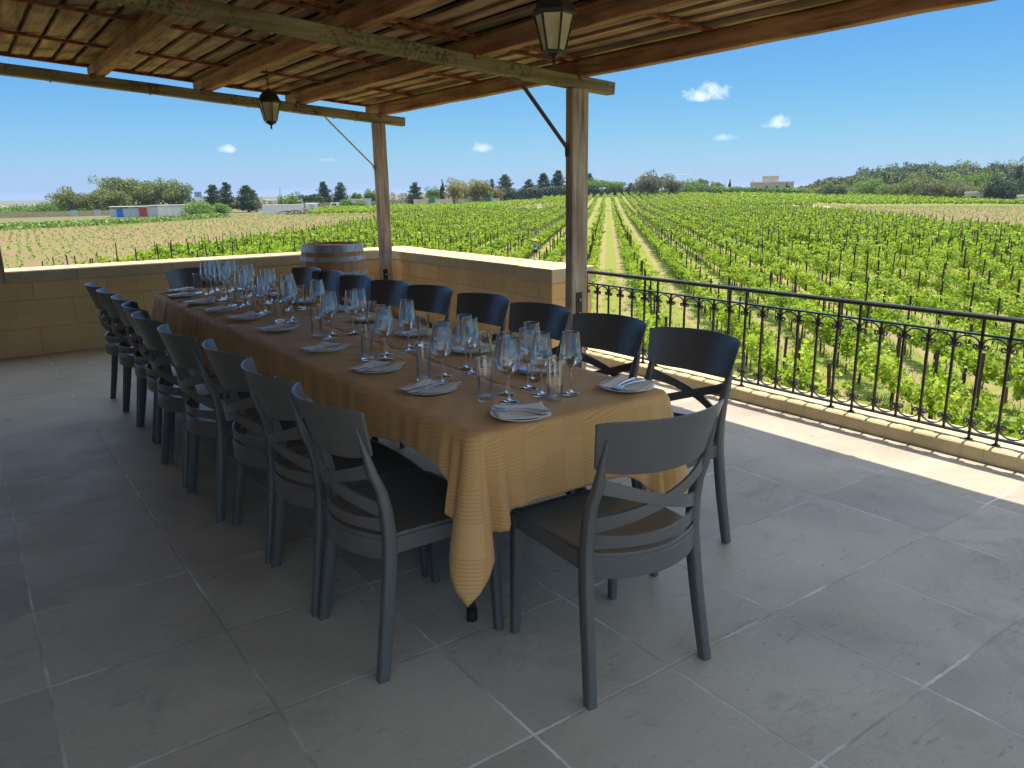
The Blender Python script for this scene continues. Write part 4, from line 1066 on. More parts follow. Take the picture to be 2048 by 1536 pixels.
for n_, i in enumerate(ind):
    q = rnd.randrange(7)
    e = protos[q] if ufst[q] else copy_tree(protos[q]); ufst[q] = False
    x, y = vA[i]; e.location = (x, y, G(x, y)); e.rotation_euler = (0, 0, rotz+rnd.choice([0, math.pi])+rnd.uniform(-.1, .1)); s_ = rnd.uniform(.85, 1.15); e.scale = (s_, s_, s_*rnd.uniform(.9, 1.1))
    tag(e, VL, 'grapevine', 'grapevines below the terrace')
def bulk_vines(pts, per, size, rs, h1=1.08, hscale=None):
    V_, F_ = [], []; off = 0
    n = len(pts); x, y, z = [], [], []
    for p in range(n):
        a, b, c_ = vine_cloud(per, rs, h1=h1*rs.uniform(.85, 1.12)); x.append(pts[p, 0]+a*sA+b*cA); y.append(pts[p, 1]+a*cA-b*sA); z.append(c_)
    x = np.concatenate(x); y = np.concatenate(y); z = np.concatenate(z)+gz(x, y)
    return leaves(len(x), size, x, y, z, rs=rs)
rs = np.random.default_rng(5)
VV, FF, off = [], [], 0
def addbulk(pts, per, size, **k):
    global off
    if not len(pts): return
    v_, f_ = bulk_vines(pts, per, size, rs, **k); VV.append(v_); FF.append(f_+off); off += len(v_)
rp = vA[rest]; rd = d[rest]
addbulk(rp[rd < 45], 300, .12); addbulk(rp[(rd >= 45) & (rd < 80)], 190, .165); addbulk(rp[rd >= 80], 115, .21)
pA2 = row_points(PA2, 2.1, 1.1, .2, seed=3); pB = row_points(PB_, 2.1, 1.1, .2, seed=4); pD = row_points(PD, 2.3, 1.2, .2, v0=0, seed=6)
addbulk(pA2, 34, .30); addbulk(pB, 34, .30); addbulk(pD, 26, .36)
o = npmesh('vine_rows', np.concatenate(VV), np.concatenate(FF), M['vine']); tag(o, 'rows of green vines running to the horizon', 'vineyard', kind='stuff')
print('vines', len(vA), len(rest), len(pA2), len(pB), len(pD), off)
# stakes
stk = MB().sweep([(0, 0, -.1), (0, 0, .8), (0.01, 0, 1.58)], (1, 0, 0), (0, 1, 0), .021, .021).build('vine_stake', M['stake'])
sp_ = row_points(PA, 2.1, 1.7, .25, seed=8); dd = np.hypot(sp_[:, 0], sp_[:, 1]); sp_ = sp_[dd > 9.5]; dd = np.hypot(sp_[:, 0], sp_[:, 1]); tt_ = np.arctan2(sp_[:, 0], sp_[:, 1])
dX = 4.65/np.maximum(np.sin(tt_), 1e-3); dY = 8.93/np.maximum(np.cos(tt_), 1e-3); de = np.minimum(dX, dY); op = (dX < dY) & (dX*np.cos(tt_) < 5.2)
vs = (1.45+2.75-1.3)/dd < np.where(op, 1.367, .66)/de*1.05
oo = np.lexsort((dd, ~(vs & (tt_ < R_(70)))))
for n_, i in enumerate(oo[:300]):
    e = stk if n_ == 0 else stk.copy()
    if n_: COL.objects.link(e)
    x, y = sp_[i]; s_ = rnd.uniform(.82, 1.16)
    e.location = (x, y, G(x, y)); e.rotation_euler = (rnd.uniform(-.04, .04), rnd.uniform(-.04, .04), rnd.uniform(0, 3)); e.scale = (1, 1, s_)
    tag(e, 'thin dark brown stake standing among the vines below the terrace', 'stake', 'vine stakes below the terrace')
def bulk_stakes(pts, r, h):
    n = len(pts); hh = h*rs.uniform(.85, 1.15, n); z = gz(pts[:, 0], pts[:, 1]); q = [(-r, -r), (r, -r), (r, r), (-r, r)]
    v_ = np.zeros((n, 8, 3)); 
    for k_, (a, b) in enumerate(q):
        for l_, zz in ((0, z-.1), (4, z+hh)):
            v_[:, k_+l_, 0] = pts[:, 0]+a; v_[:, k_+l_, 1] = pts[:, 1]+b; v_[:, k_+l_, 2] = zz
    b_ = (np.arange(n)*8)[:, None, None]; f_ = np.array([(0,1,5,4),(1,2,6,5),(2,3,7,6),(3,0,4,7),(4,5,6,7)])[None]+b_
    return v_.reshape(-1, 3), f_.reshape(-1, 4)
ps = sp_[oo[300:]]; pA3 = row_points(PA2, 2.1, 4.5, .4, seed=12)
v1, f1 = bulk_stakes(ps, .022, 1.40); v2, f2 = bulk_stakes(pA3, .03, 1.35)
o = npmesh('far_vine_stakes', np.concatenate([v1, v2]), np.concatenate([f1, f2+len(v1)]), M['stake']); tag(o, 'many thin stakes in the farther vine rows', 'stakes', kind='stuff')
e = MB().lathe([(0, -.1), (.055, -.1), (.055, 1.25), (.050, 1.33), (.03, 1.36), (0, 1.365)], 14).build('wooden_stake', M['pale_stake'], None); autosmooth(e, 40)
e.location = (8.9, 3.05, G(8.9, 3.05)); tag(e, 'pale round wooden stake at the foot of the terrace seen through the railing', 'stake')
# trellis wires close by
wm = plain('thin steel wire', (0.35, 0.34, 0.32), 0.4, 0.5, metal=.6); wires = 0
vmin = 5
for k_ in range(-2, 22):
    v_ = -0.8+2.1*k_; seg = []
    us = np.arange(8, 46, 2.0); x = us*sA+v_*cA; y = us*cA-v_*sA; ok = inpoly(PA, x, y) & (np.arctan2(x, y) < R_(75)) & (np.hypot(x, y) > 9.5)
    x, y = x[ok], y[ok]
    if len(x) < 3: continue
    o = empty('trellis_wire', (x[0], y[0], G(x[0], y[0])), 0, 'thin steel wires strung along a vine row below the terrace', 'wire', 'trellis wires in the near vine rows')
    for zz in (.62, .98): MB().tube([(a-x[0], b-y[0], zz+G(a, b)-G(x[0], y[0])) for a, b in zip(x, y)], .0028, 4).build('wire', wm, o)
# weeds under the vines, young plants in the brown fields
def blades(pts, per, size, spread, hgt, rs):
    n = len(pts)*per; c = np.repeat(pts, per, 0); x = c[:, 0]+rs.normal(0, spread, n); y = c[:, 1]+rs.normal(0, spread, n); z = gz(x, y)
    a = rs.uniform(0, 6.28, n); h_ = hgt*rs.uniform(.4, 1.2, n); w = size*rs.uniform(.6, 1.3, n); lx = rs.normal(0, .35, n)*h_; ly = rs.normal(0, .35, n)*h_
    v_ = np.zeros((n, 3, 3)); v_[:, 0] = np.stack([x-w*np.cos(a), y-w*np.sin(a), z-.01], -1); v_[:, 1] = np.stack([x+w*np.cos(a), y+w*np.sin(a), z-.01], -1); v_[:, 2] = np.stack([x+lx, y+ly, z+h_], -1)
    return v_.reshape(-1, 3), np.arange(n*3).reshape(-1, 3)
wp = row_points(PA, 2.1, .55, .3, seed=21); wd = np.hypot(wp[:, 0], wp[:, 1]); wp = wp[(wd < 55) & (wd > 9) & (rng.uniform(size=len(wp)) < .75)]
v1, f1 = blades(wp, 26, .012, .16, .20, rs)
gp = np.stack([rng.uniform(6, 45, 9000), rng.uniform(-2, 45, 9000)], -1); gd = np.hypot(gp[:, 0], gp[:, 1]); ga = np.arctan2(gp[:, 0], gp[:, 1]); gp = gp[(gd > 8) & (gd < 42) & (ga > R_(12)) & (ga < R_(76)) & ((gp[:, 0] > 5) | (gp[:, 1] > 10))]
v2, f2 = blades(gp, 9, .012, .10, .10, rs)
o = npmesh('weeds', np.concatenate([v1, v2]), np.concatenate([f1, f2+len(v1)]), M['weed']); tag(o, 'grass and weeds growing between the vine rows', 'weeds', kind='stuff')
py_ = np.concatenate([row_points(PY, 2.0, 1.25, .12, seed=31), row_points(PC, 2.0, 1.3, .12, seed=32)]); py_ = py_[rng.uniform(size=len(py_)) < .9]
n = len(py_)*9; c_ = np.repeat(py_, 9, 0); x = c_[:, 0]+rs.normal(0, .13, n); y = c_[:, 1]+rs.normal(0, .13, n); z = gz(x, y)+rs.uniform(.04, .30, n)
v1, f1 = leaves(n, .145, x, y, z, rs=rs)
o = npmesh('young_vines', v1, f1, leafmat('young vine leaves', (0.07, 0.16, 0.015), (0.15, 0.27, 0.03), (0.26, 0.38, 0.05), .35)); tag(o, 'small young vines planted in dotted rows in the brown soil', 'young vines', kind='stuff')
# bank of weeds across the brown field
wl = []
for (xa, ya), (xb, yb) in zip([(5, 126.4), (21.6, 135.7)], [(21.6, 135.7), (42.3, 155.4)]):
    for q in range(260): s_ = rnd.random(); wl.append((xa+(xb-xa)*s_+rnd.gauss(0, .7), ya+(yb-ya)*s_+rnd.gauss(0, 1.6)))
wl = np.array(wl); n = len(wl)*9; c_ = np.repeat(wl, 9, 0); x = c_[:, 0]+rs.normal(0, .4, n); y = c_[:, 1]+rs.normal(0, .4, n); z = gz(x, y)+rs.uniform(.0, .75, n)
v1, f1 = leaves(n, .35, x, y, z, rs=rs); o = npmesh('weed_bank', v1, f1, M['green']); tag(o, 'strip of tall green weeds crossing the brown field', 'weeds', kind='stuff')

# ---------------------------------------------------------------- trees
def tree(kind, x, y, w, h, label, group=None, mat=None, z=None):
    rs = np.random.default_rng(int(abs(x*13+y*7))+3); z0 = G(x, y) if z is None else z
    nm = {'euc': 'eucalyptus_tree', 'pine': 'pine_tree', 'cyp': 'cypress_tree', 'olive': 'tamarisk_tree', 'round': 'broadleaf_tree', 'umb': 'umbrella_pine_tree', 'bush': 'bush', 'fir': 'conifer_tree'}[kind]
    e = empty(nm, (x, y, z0), rs.uniform(0, 6), label, 'bush' if kind == 'bush' else 'tree', group)
    m = {'euc': M['euc'], 'pine': M['pine'], 'cyp': M['pine'], 'olive': M['olive'], 'round': M['green'], 'umb': M['pine'], 'bush': M['green'], 'fir': M['pine']}[kind] if mat is None else M[mat]
    tr = MB(); C_ = []   # cluster centres (x,y,z,r)
    th_ = max(.10, .035*h)
    if kind in ('pine', 'fir'):
        tr.tube([(0, 0, -.2), (rs.normal(0, .02)*h, 0, h*.5), (rs.normal(0, .02)*h, 0, h*.95)], [th_, th_*.6, th_*.15], 7)
        tiers = int(9+h*.5); irr = rs.uniform(.6, 1.15, 64)
        for q in range(tiers):
            s_ = (q+.3)/tiers; zz = h*(.12+.86*s_); rr = w*.5*(1-s_)**.6*(1 if s_ > .1 else .8); nb_ = int(3+6*(1-s_))
            for b_ in range(nb_):
                a = rs.uniform(0, 6.28); L_ = rr*irr[(q*5+b_) % 64]; tip = (L_*math.cos(a), L_*math.sin(a), zz+.10*L_)
                if q % 2 == 0: tr.tube([(0, 0, zz), tip], [th_*.25, th_*.06], 4)
                for g_ in (.35, .65, .95): C_.append((tip[0]*g_, tip[1]*g_, zz+.1*L_*g_, .12*w*(1.1-.5*g_)+.05*h*(1-s_)*.4))
        C_.append((0, 0, h*.97, .05*w+.1)); flat = .6
    elif kind == 'cyp':
        tr.tube([(0, 0, -.2), (0, 0, h*.8)], [th_, th_*.2], 6)
        for q in range(34):
            s_ = q/33; rr = w*.42*math.sin(math.pi*min(1, .12+.88*s_))**.8*(1-.4*s_); a = rs.uniform(0, 6.28); C_.append((rr*.6*math.cos(a), rr*.6*math.sin(a), h*(.06+.92*s_), max(.12, rr*.55)))
        flat = 1.5
    elif kind == 'bush':
        for q in range(4): a = rs.uniform(0, 6.28); tr.tube([(0, 0, -.1), (.25*w*math.cos(a), .25*w*math.sin(a), h*.6)], [th_*.5, th_*.15], 5)
        for q in range(26): a = rs.uniform(0, 6.28); r_ = w*.40*math.sqrt(rs.uniform()); C_.append((r_*math.cos(a), r_*math.sin(a), h*(.15+.62*rs.uniform()*(1-(r_/(w*.5))**2*.7)), .17*w*rs.uniform(.6, 1.1)))
        flat = .8
    else:
        lo = {'euc': .16, 'olive': .12, 'round': .16, 'umb': .50}[kind]
        forks = 5 if kind != 'umb' else 7
        tr.tube([(0, 0, -.2), (rs.normal(0, .03)*h, rs.normal(0, .03)*h, h*lo*.6), (0, 0, h*lo)], [th_*1.2, th_, th_*.85], 8)
        for q in range(forks):
            a = 6.28*q/forks+rs.uniform(-.5, .5); rr = w*.5*rs.uniform(.45, .92); zz = h*rs.uniform(.55, .92) if kind != 'umb' else h*.8
            mid = (rr*.4*math.cos(a), rr*.4*math.sin(a), h*lo+(zz-h*lo)*.55); tip = (rr*math.cos(a), rr*math.sin(a), zz)
            tr.tube([(0, 0, h*lo*.95), mid, tip], [th_*.6, th_*.38, th_*.1], 6)
            nsub = 5 if kind != 'umb' else 6
            for g_ in range(nsub):
                p_ = np.array(mid)*(1-(g_+1)/nsub)+np.array(tip)*((g_+1)/nsub); o_ = rs.normal(0, .13*w, 3); o_[2] *= .6*h/w if kind != 'umb' else .3
                C_.append((*(p_+o_), w*.13*rs.uniform(.6, 1.25)))
        for q in range(20):
            a = rs.uniform(0, 6.28); r_ = w*.42*math.sqrt(rs.uniform()); top = h*(.93-.5*(r_/(w*.5))**2)
            C_.append((r_*math.cos(a), r_*math.sin(a), (top if kind != 'umb' else h*.86)*rs.uniform(.8, 1) if q % 2 else h*(lo+.45*rs.uniform()), w*.13*rs.uniform(.7, 1.2)))
        flat = .8 if kind != 'umb' else .45
    tr.build('trunk', M['bark'], e)
    C_ = np.array(C_); C_[:, 3] *= (1.0 if kind in ('pine','fir','cyp') else 1.28); N_ = int(min(6500, 1800+w*h*60)); wts = C_[:, 3]**2; wts /= wts.sum(); ci = rs.choice(len(C_), N_, p=wts)
    dv = rs.normal(size=(N_, 3)); dv /= np.linalg.norm(dv, axis=1)[:, None]; dv *= (rs.uniform(.35, 1.08, N_)**.6)[:, None]; dv[:, 2] *= flat
    P_ = C_[ci, :3]+dv*C_[ci, 3:4]; P_[:, 2] = np.maximum(P_[:, 2], .06*h)
    ls = .16+.018*(w+h)/2+(.02 if kind == 'euc' else 0)
    v_, f_ = leaves(N_, ls, P_[:, 0], P_[:, 1], P_[:, 2], up=.2, rs=rs); npmesh('crown', v_, f_, m, e)
    return e
TREES = [
 ('euc', 24.1, 214.1, 6.4, 6.4, 'thin pale eucalyptus, leftmost of the tall trees on the left horizon'),
 ('euc', 27.4, 206.6, 5.2, 5.6, 'sparse eucalyptus second from the left behind the stone wall'),
 ('euc', 31.5, 213.6, 6.4, 7.0, 'airy eucalyptus left of the biggest crown'),
 ('euc', 37.0, 222.7, 11.2, 9.6, 'biggest eucalyptus, a broad olive crown behind the shed'),
 ('euc', 42.5, 217.6, 8.5, 8.6, 'broad eucalyptus above the blue and red doors of the shed'),
 ('euc', 47.5, 212.5, 8.4, 8.4, 'eucalyptus with ragged top above the white end of the shed'),
 ('bush', 7.9, 215, 7.1, 2.2, 'long low green bush at the far left edge'),
 ('bush', 13.6, 219.5, 6.1, 2.2, 'low green bush second from the left edge'),
 ('bush', 18.8, 222.6, 5.5, 3.4, 'round green bush left of the thin eucalyptus'),
 ('bush', 22.5, 226.3, 5.2, 4.2, 'brownish tall bush under the thin eucalyptus'),
 ('bush', 26.1, 222.0, 6.3, 3.0, 'grey green bush behind the green gate in the stone wall'),
 ('bush', 30.5, 219.7, 5.6, 4.0, 'dark rounded bush just left of the shed'),
 ('bush', 42.8, 172.9, 5.4, 3.6, 'yellow green bush at the right end of the shed'),
 ('bush', 48.2, 174.9, 3.4, 3.0, 'round green bush in front of the dark pines'),
 ('pine', 53.2, 200.5, 5.2, 6.6, 'dark pine, leftmost of the group of four left of the container'),
 ('pine', 55.6, 197.3, 4.6, 7.2, 'tallest dark pine of the group left of the container'),
 ('pine', 59.3, 193.1, 6.4, 6.2, 'wide dark pine in the group left of the container'),
 ('pine', 69.1, 218.9, 3.3, 5.4, 'slim pine standing alone left of the long container'),
 ('round', 64.4, 179.2, 4.4, 4.2, 'rounded dusty green tree behind the long container'),
 ('umb', 69.4, 178.4, 4.6, 4.3, 'dark flat topped tree behind the container end'),
 ('pine', 90.1, 220.4, 4.8, 7.6, 'tall dark pine, left one of the pair right of the container'),
 ('pine', 93.0, 215.4, 4.8, 7.2, 'tall dark pine, right one of the pair right of the container'),
 ('bush', 81.8, 186.4, 3.5, 3.3, 'yellow green bush beside the white van'),
 ('bush', 84.6, 184.7, 3.5, 2.8, 'grey green bush in front of the corrugated shed'),
 ('round', 100.7, 221.1, 3.2, 4.6, 'light green tree left of the far corner post'),
 ('round', 103.5, 218.5, 3.2, 5.0, 'taller light green tree left of the far corner post'),
 ('round', 108.0, 226.4, 3.6, 5.2, 'darker tree close behind the far corner post'),
 ('pine', 112.6, 206.4, 4.7, 6.9, 'dark pine standing alone right of the far corner post'),
 ('round', 121.8, 211.1, 5.6, 4.6, 'low spreading dark green tree left of the cypress'),
 ('cyp', 121.0, 205.0, 2.0, 7.4, 'narrow dark cypress left of the ochre tree'),
 ('olive', 104.4, 171.4, 3.6, 6.0, 'ochre green tree reaching to the ground beside the green gate'),
 ('olive', 127.4, 203.5, 5.8, 7.3, 'yellow brown tree above the stone wall, behind the ochre one'),
 ('olive', 121.0, 186.0, 4.4, 7.0, 'yellow brown tree with dark trunk over the parked car'),
 ('olive', 144.4, 217.5, 4.2, 7.3, 'yellow brown tree with a tufted top, rightmost of the tall ones'),
 ('round', 143.0, 214.2, 3.6, 3.8, 'bright green low tree by the second green gate'),
 ('olive', 148.2, 215.0, 3.6, 4.3, 'reddish brown low tree right of the second green gate'),
 ('pine', 155.0, 229.0, 3.0, 6.6, 'thin bare topped pine left of the dark pine mass'),
 ('pine', 158.5, 226.0, 6.8, 7.6, 'big pointed dark pine at the left end of the dark line'),
 ('pine', 163.5, 219.0, 5.6, 5.8, 'dark pine second in the line left of the near post'),
 ('pine', 166.0, 214.0, 5.9, 7.4, 'dark pine third in the line left of the near post'),
 ('pine', 169.5, 210.5, 5.9, 8.0, 'dark pine, tallest in the line left of the near post'),
 ('pine', 171.5, 204.5, 4.6, 6.9, 'dark pine fifth in the line left of the near post'),
 ('pine', 174.5, 200.5, 5.6, 6.6, 'dark pine sixth in the line left of the near post'),
]
for T_ in TREES: tree(T_[0], T_[1], T_[2], T_[3]*(1.35 if T_[0] in ('pine', 'olive') else 1.15), T_[4]*(0.93 if T_[0] == 'euc' else 1.0)*(1.15 if T_[1] > 150 else 1.0), T_[5], 'trees and bushes along the left horizon')
TREES2 = [
 ('pine', 5.6, 6.0, 41.6), ('pine', 5.0, 5.4, 42.3),
]
def along(D, az, h): return D*math.sin(az), D*math.cos(az)
TREES2 = [
 ('umb', 169.5, 190.5, 7.6, 4.6, 'flat topped bright green tree beside the near post', 'green'),
 ('umb', 173.5, 187.5, 6.6, 4.1, 'second flat topped green tree right of the near post', 'green'),
 ('pine', 177.6, 191.8, 4.4, 3.2, 'low dark tree left of the big domed tree', None),
 ('pine', 181.6, 187.8, 4.6, 3.4, 'low dark tree close left of the big domed tree', None),
 ('pine', 184.6, 186.0, 4.2, 3.8, 'dark tree touching the big domed tree', None),
 ('round', 167.5, 164.8, 9.6, 5.6, 'big domed brownish green tree on the crest of the vineyard', 'grey_green'),
 ('round', 173.5, 162.0, 4.6, 4.2, 'purplish brown tree at the right flank of the big domed tree', 'grey_green'),
 ('round', 183.1, 170.0, 5.6, 3.1, 'bright green round bush like tree right of the big domed tree', 'green'),
 ('round', 187.1, 166.0, 6.2, 3.6, 'green tree with a peaked top behind the bright green one', 'green'),
 ('round', 191.5, 163.0, 5.4, 2.6, 'bright green low tree under the two pale eucalyptus', 'green'),
 ('euc', 198.1, 172.4, 3.8, 4.4, 'pale small eucalyptus, left one of two on the crest', None),
 ('euc', 201.2, 169.1, 3.8, 4.2, 'pale small eucalyptus, right one of two on the crest', None),
 ('cyp', 216.0, 176.0, 1.3, 4.6, 'tiny dark cypress standing above the hedge', None),
 ('cyp', 236.0, 168.0, 1.4, 3.6, 'small dark cypress in front of the pink building', None),
 ('round', 202.8, 118.8, 7.4, 4.6, 'rounded bright green tree in front of the wooded hill', 'green'),
 ('round', 197.8, 125.8, 6.4, 2.4, 'dark green low tree left of the bright rounded one', 'pine'),
 ('round', 203.0, 129.8, 6.0, 2.4, 'dark green low tree far left in front of the wooded hill', 'pine'),
 ('round', 200.5, 110.0, 7.4, 3.6, 'grey green tree right of the bright rounded one', 'euc'),
 ('round', 201.5, 103.5, 7.0, 4.8, 'olive green tree with pointed top in the middle of the hill foot', 'euc'),
 ('round', 197.5, 98.5, 6.6, 3.8, 'dusty green tree in the middle of the hill foot', 'grey_green'),
 ('round', 197.0, 94.0, 6.4, 3.6, 'dusty olive tree, second in the middle of the hill foot', 'euc'),
 ('round', 205.0, 94.0, 7.4, 5.6, 'lighter green tree rising behind the dusty ones', 'green'),
 ('round', 193.4, 88.5, 5.2, 3.4, 'dull green tree left of the pale villa wall', 'grey_green'),
 ('round', 190.4, 80.5, 7.4, 4.6, 'dark rounded tree at the right of the hill foot', 'pine'),
 ('round', 186.4, 76.8, 6.0, 4.4, 'dark bushy tree at the far right of the hill foot', 'pine'),
 ('round', 192.4, 84.6, 5.0, 3.4, 'mid green tree beside the dark rounded one', 'euc'),
 ('fir', 212.0, 86.0, 4.0, 7.6, 'tall dark conifer at the right, before the wooded hill', None),
 ('fir', 214.0, 78.0, 5.0, 8.4, 'tall dark conifer at the right edge of the picture', None),
]
for T_ in TREES2: tree(T_[0], T_[1], T_[2], T_[3]*1.15, T_[4]*(1.15 if T_[1] < 200 else 1.0), T_[5], 'trees along the right horizon', T_[6])
# hedge on the crest: one long hedge
def hedge(a, b, w, h, n, label, mat):
    rs = np.random.default_rng(n); q = rs.uniform(0, 1, n)[:, None]; P_ = np.array(a)*(1-q)+np.array(b)*q
    k_ = 40; lump = rs.uniform(.65, 1.05, k_)[np.minimum((q[:, 0]*k_).astype(int), k_-1)]
    x = P_[:, 0]+rs.normal(0, w, n); y = P_[:, 1]+rs.normal(0, w, n); z = gz(x, y)+h*lump*rs.uniform(.02, 1, n)**.7
    v_, f_ = leaves(n, .36, x, y, z, rs=rs); e = empty('hedge', (a[0], a[1], G(*a)), 0, label, 'hedge')
    o = npmesh('foliage', v_, f_, M[mat], e); o.matrix_parent_inverse = Matrix.Translation(-e.location)
    m_ = MB()
    for i in range(14):
        s_ = (i+.5)/14; x = a[0]*(1-s_)+b[0]*s_; y = a[1]*(1-s_)+b[1]*s_; m_.tube([(x, y, G(x, y)-.1), (x, y, G(x, y)+h*.6)], [.09, .04], 5)
    o = m_.build('stems', M['bark'], e); o.matrix_parent_inverse = Matrix.Translation(-e.location)
hedge((191, 160), (207.5, 141), 1.0, 2.6, 9000, 'long clipped looking green hedge on the crest below the pink building', 'green')
hedge((206, 143), (214, 131), 1.3, 2.2, 5000, 'low dark green hedge running to the foot of the wooded hill', 'euc')
hedge((148, 218), (174, 196), 1.2, 4.0, 12000, 'low dark undergrowth below the pine line', 'pine')
hedge((128, 186), (150, 172), .5, .7, 1500, 'low scrub right of the stone wall with green gates', 'euc')
hedge((66, 214), (128, 206), 2.0, 1.8, 6000, 'belt of low dusty scrub behind the containers and the stone wall', 'grey_green')
hedge((6, 226), (54, 214), 2.0, 2.0, 6000, 'belt of low green scrub under the eucalyptus trees', 'green')
hedge((170, 204), (186, 190), 1.0, 2.6, 6000, 'dark scrub between the near post and the domed tree', 'pine')
hedge((176, 178), (193, 160), 1.0, 2.0, 4000, 'green scrub joining the domed tree and the hedge', 'green')
# wooded hill
rs = np.random.default_rng(77)
nC = 640; th = rs.uniform(R_(55.2), R_(80), nC); D = 236+(rs.uniform(0, 1, nC)**.8)*150
D = np.where(th < R_(58), np.maximum(D, 262), D)
cx, cy = D*np.sin(th), D*np.cos(th); ch = rs.uniform(3.6, 6.2, nC)*smn(R_(54.6), R_(57.5), th)**.5
ch *= np.where((th > R_(55.2)) & (th < R_(59.0)), .80, 1.0); cw = rs.uniform(1.6, 3.0, nC)
N_ = 230; ci = np.repeat(np.arange(nC), N_); dv = rs.normal(size=(nC*N_, 3)); dv /= np.linalg.norm(dv, axis=1)[:, None]; dv *= rs.uniform(.5, 1.05, nC*N_)[:, None]
tint = rs.uniform(size=nC)
lump = rs.normal(0, .22, (nC, 5, 3)); li = rs.integers(0, 5, nC*N_); dv = dv*.62+lump[ci, li]*2.1
x = cx[ci]+dv[:, 0]*cw[ci]; y = cy[ci]+dv[:, 1]*cw[ci]; z = gz(x, y)+ch[ci]*(.60+.40*dv[:, 2]); z = np.maximum(z, gz(x, y)+.2)
for nm, sel, m_ in (('hill_wood', tint[ci] < .6, M['pine']), ('hill_wood', tint[ci] >= .6, M['euc'])):
    v_, f_ = leaves(int(sel.sum()), .46, x[sel], y[sel], z[sel], up=.2, rs=rs)
    if m_ is M['pine']: hv, hf = v_, f_
    else: gv2, gf2 = v_, f_
o = npmesh('hill_wood', np.concatenate([hv, gv2]), np.concatenate([hf, gf2+len(hv)]), M['pine']); o.data.materials.append(M['euc'])
mi = np.zeros(len(o.data.polygons), np.int32); mi[len(hf):] = 1; o.data.polygons.foreach_set('material_index', mi)
tag(o, 'dark pine wood covering the low hill on the right', 'wood', kind='stuff')

# ---------------------------------------------------------------- far buildings and things
wh = plain('whitewashed wall', (0.66, 0.64, 0.58), .8, .2, var=.12, nscale=1.5); cream = plain('cream stone wall', (0.58, 0.47, 0.33), .85, .2, var=.2, nscale=1.2)
rubble = stone('dry stone rubble', (0.54, 0.43, 0.27), (0.44, 0.35, 0.22), block=(.45, .22), mortar=(.16, .12, .08))
grey = plain('grey corrugated steel', (0.38, 0.40, 0.42), .55, .4, var=.12, nscale=2); blue = plain('blue painted steel door', (0.015, 0.12, 0.50), .5, .4); red = plain('dark red painted steel door', (0.33, 0.035, 0.045), .5, .4)
greenp = plain('green painted gate', (0.02, 0.22, 0.13), .6, .3); glassd = plain('dark window glass', (0.03, 0.035, 0.045), .15, .6); pink = plain('pinkish stone wall', (0.48, 0.34, 0.26), .85, .2, var=.15, nscale=1.0)
roofw = plain('pale fibre cement roof', (0.66, 0.61, 0.52), .8, .2, var=.15); haze_b = plain('far glass tower cladding', (0.16, 0.27, 0.40), .35, .5, var=.1); carb = plain('dusty car paint', (0.55, 0.56, 0.58), .35, .5); carr = plain('scrap metal', (0.14, 0.07, 0.05), .8, .3, var=.6, nscale=4); tyre = M['rubber']
class Local:
    """a thing on the ground with its x axis from a to b; parts given as boxes in that frame"""
    def __init__(s, name, a, b, label, cat, group=None):
        s.a = Vector((a[0], a[1], 0)); s.L = math.hypot(b[0]-a[0], b[1]-a[1]); ang = math.atan2(b[1]-a[1], b[0]-a[0])
        z = min(G(*a), G(*b)); s.e = empty(name, (a[0], a[1], z), ang, label, cat, group)
    def box(s, name, mat, lo, hi, parent=None):
        o = MB().box(lo, hi).build(name, mat, parent or s.e); return o
def windows(L, xs, zs, w, h, mat=None, name='window', y=0.0):
    for x in xs:
        for z in zs: L.box(name, mat or glassd, (x-w/2, y-.05, z), (x+w/2, y+.02, z+h))
# long shed, the side towards us is y = 0
L = Local('shed', (26.9, 178.0), (40.7, 175.3), 'long grey and white shed with one blue and one dark red door', 'shed')
def corr(L, name, mat, x0, x1, z1, y=0.0, p=.3, dep=2.5):
    m = MB(); n = max(2, int((x1-x0)/p)*2); v = []
    for i in range(n+1):
        x = x0+(x1-x0)*i/n; yy = y-(.05 if i % 2 else 0); v += [(x, yy, -.3), (x, yy, z1)]
    f = [(2*i, 2*i+2, 2*i+3, 2*i+1) for i in range(n)]; b_ = len(v); v += [(x0, y+dep, -.3), (x0, y+dep, z1), (x1, y+dep, -.3), (x1, y+dep, z1)]
    f += [(0, 1, b_+1, b_), (2*n, b_+2, b_+3, 2*n+1), (b_, b_+1, b_+3, b_+2)]; m.add(v, f); return m.build(name, mat, L.e)
corr(L, 'wall', grey, 0, 5.2, 1.75); corr(L, 'wall', grey, 5.2, 8.8, 2.05, y=-.1); L.box('wall', wh, (8.8, -.06, -.3), (L.L, 3.5, 2.15))
L.box('door', blue, (1.15, -.16, 0), (2.3, -.09, 1.72)); L.box('door', red, (5.3, -.26, 0), (6.8, -.19, 1.85)); L.box('roof', roofw, (-.2, -.35, 2.06), (7.2, 3.7, 2.16)); L.box('roof', roofw, (7.3, -.3, 2.18), (L.L+.2, 3.8, 2.28))
L = Local('stone_wall', (9.1, 199.8), (30.1, 197.7), 'long low rubble stone wall left of the shed', 'wall'); L.box('wall', rubble, (-8, 0, -.5), (L.L, .5, 1.15)); L.box('gate', plain('pale green gate', (.32, .42, .36), .7), (13.0, -.08, 0), (14.4, -.01, 1.35)); L.box('gate', grey, (17.6, -.08, 0), (19.0, -.01, 1.35))
L = Local('container', (55.7, 171.2), (63.9, 168.3), 'long dirty white container behind the brown field', 'container'); corr(L, 'body', wh, 0, L.L, 1.9, dep=2.4); L.box('roof', roofw, (-.02, -.06, 1.905), (L.L+.02, 2.42, 1.95)); L.box('door', grey, (L.L+.005, .1, 0), (L.L+.05, 2.2, 1.8))
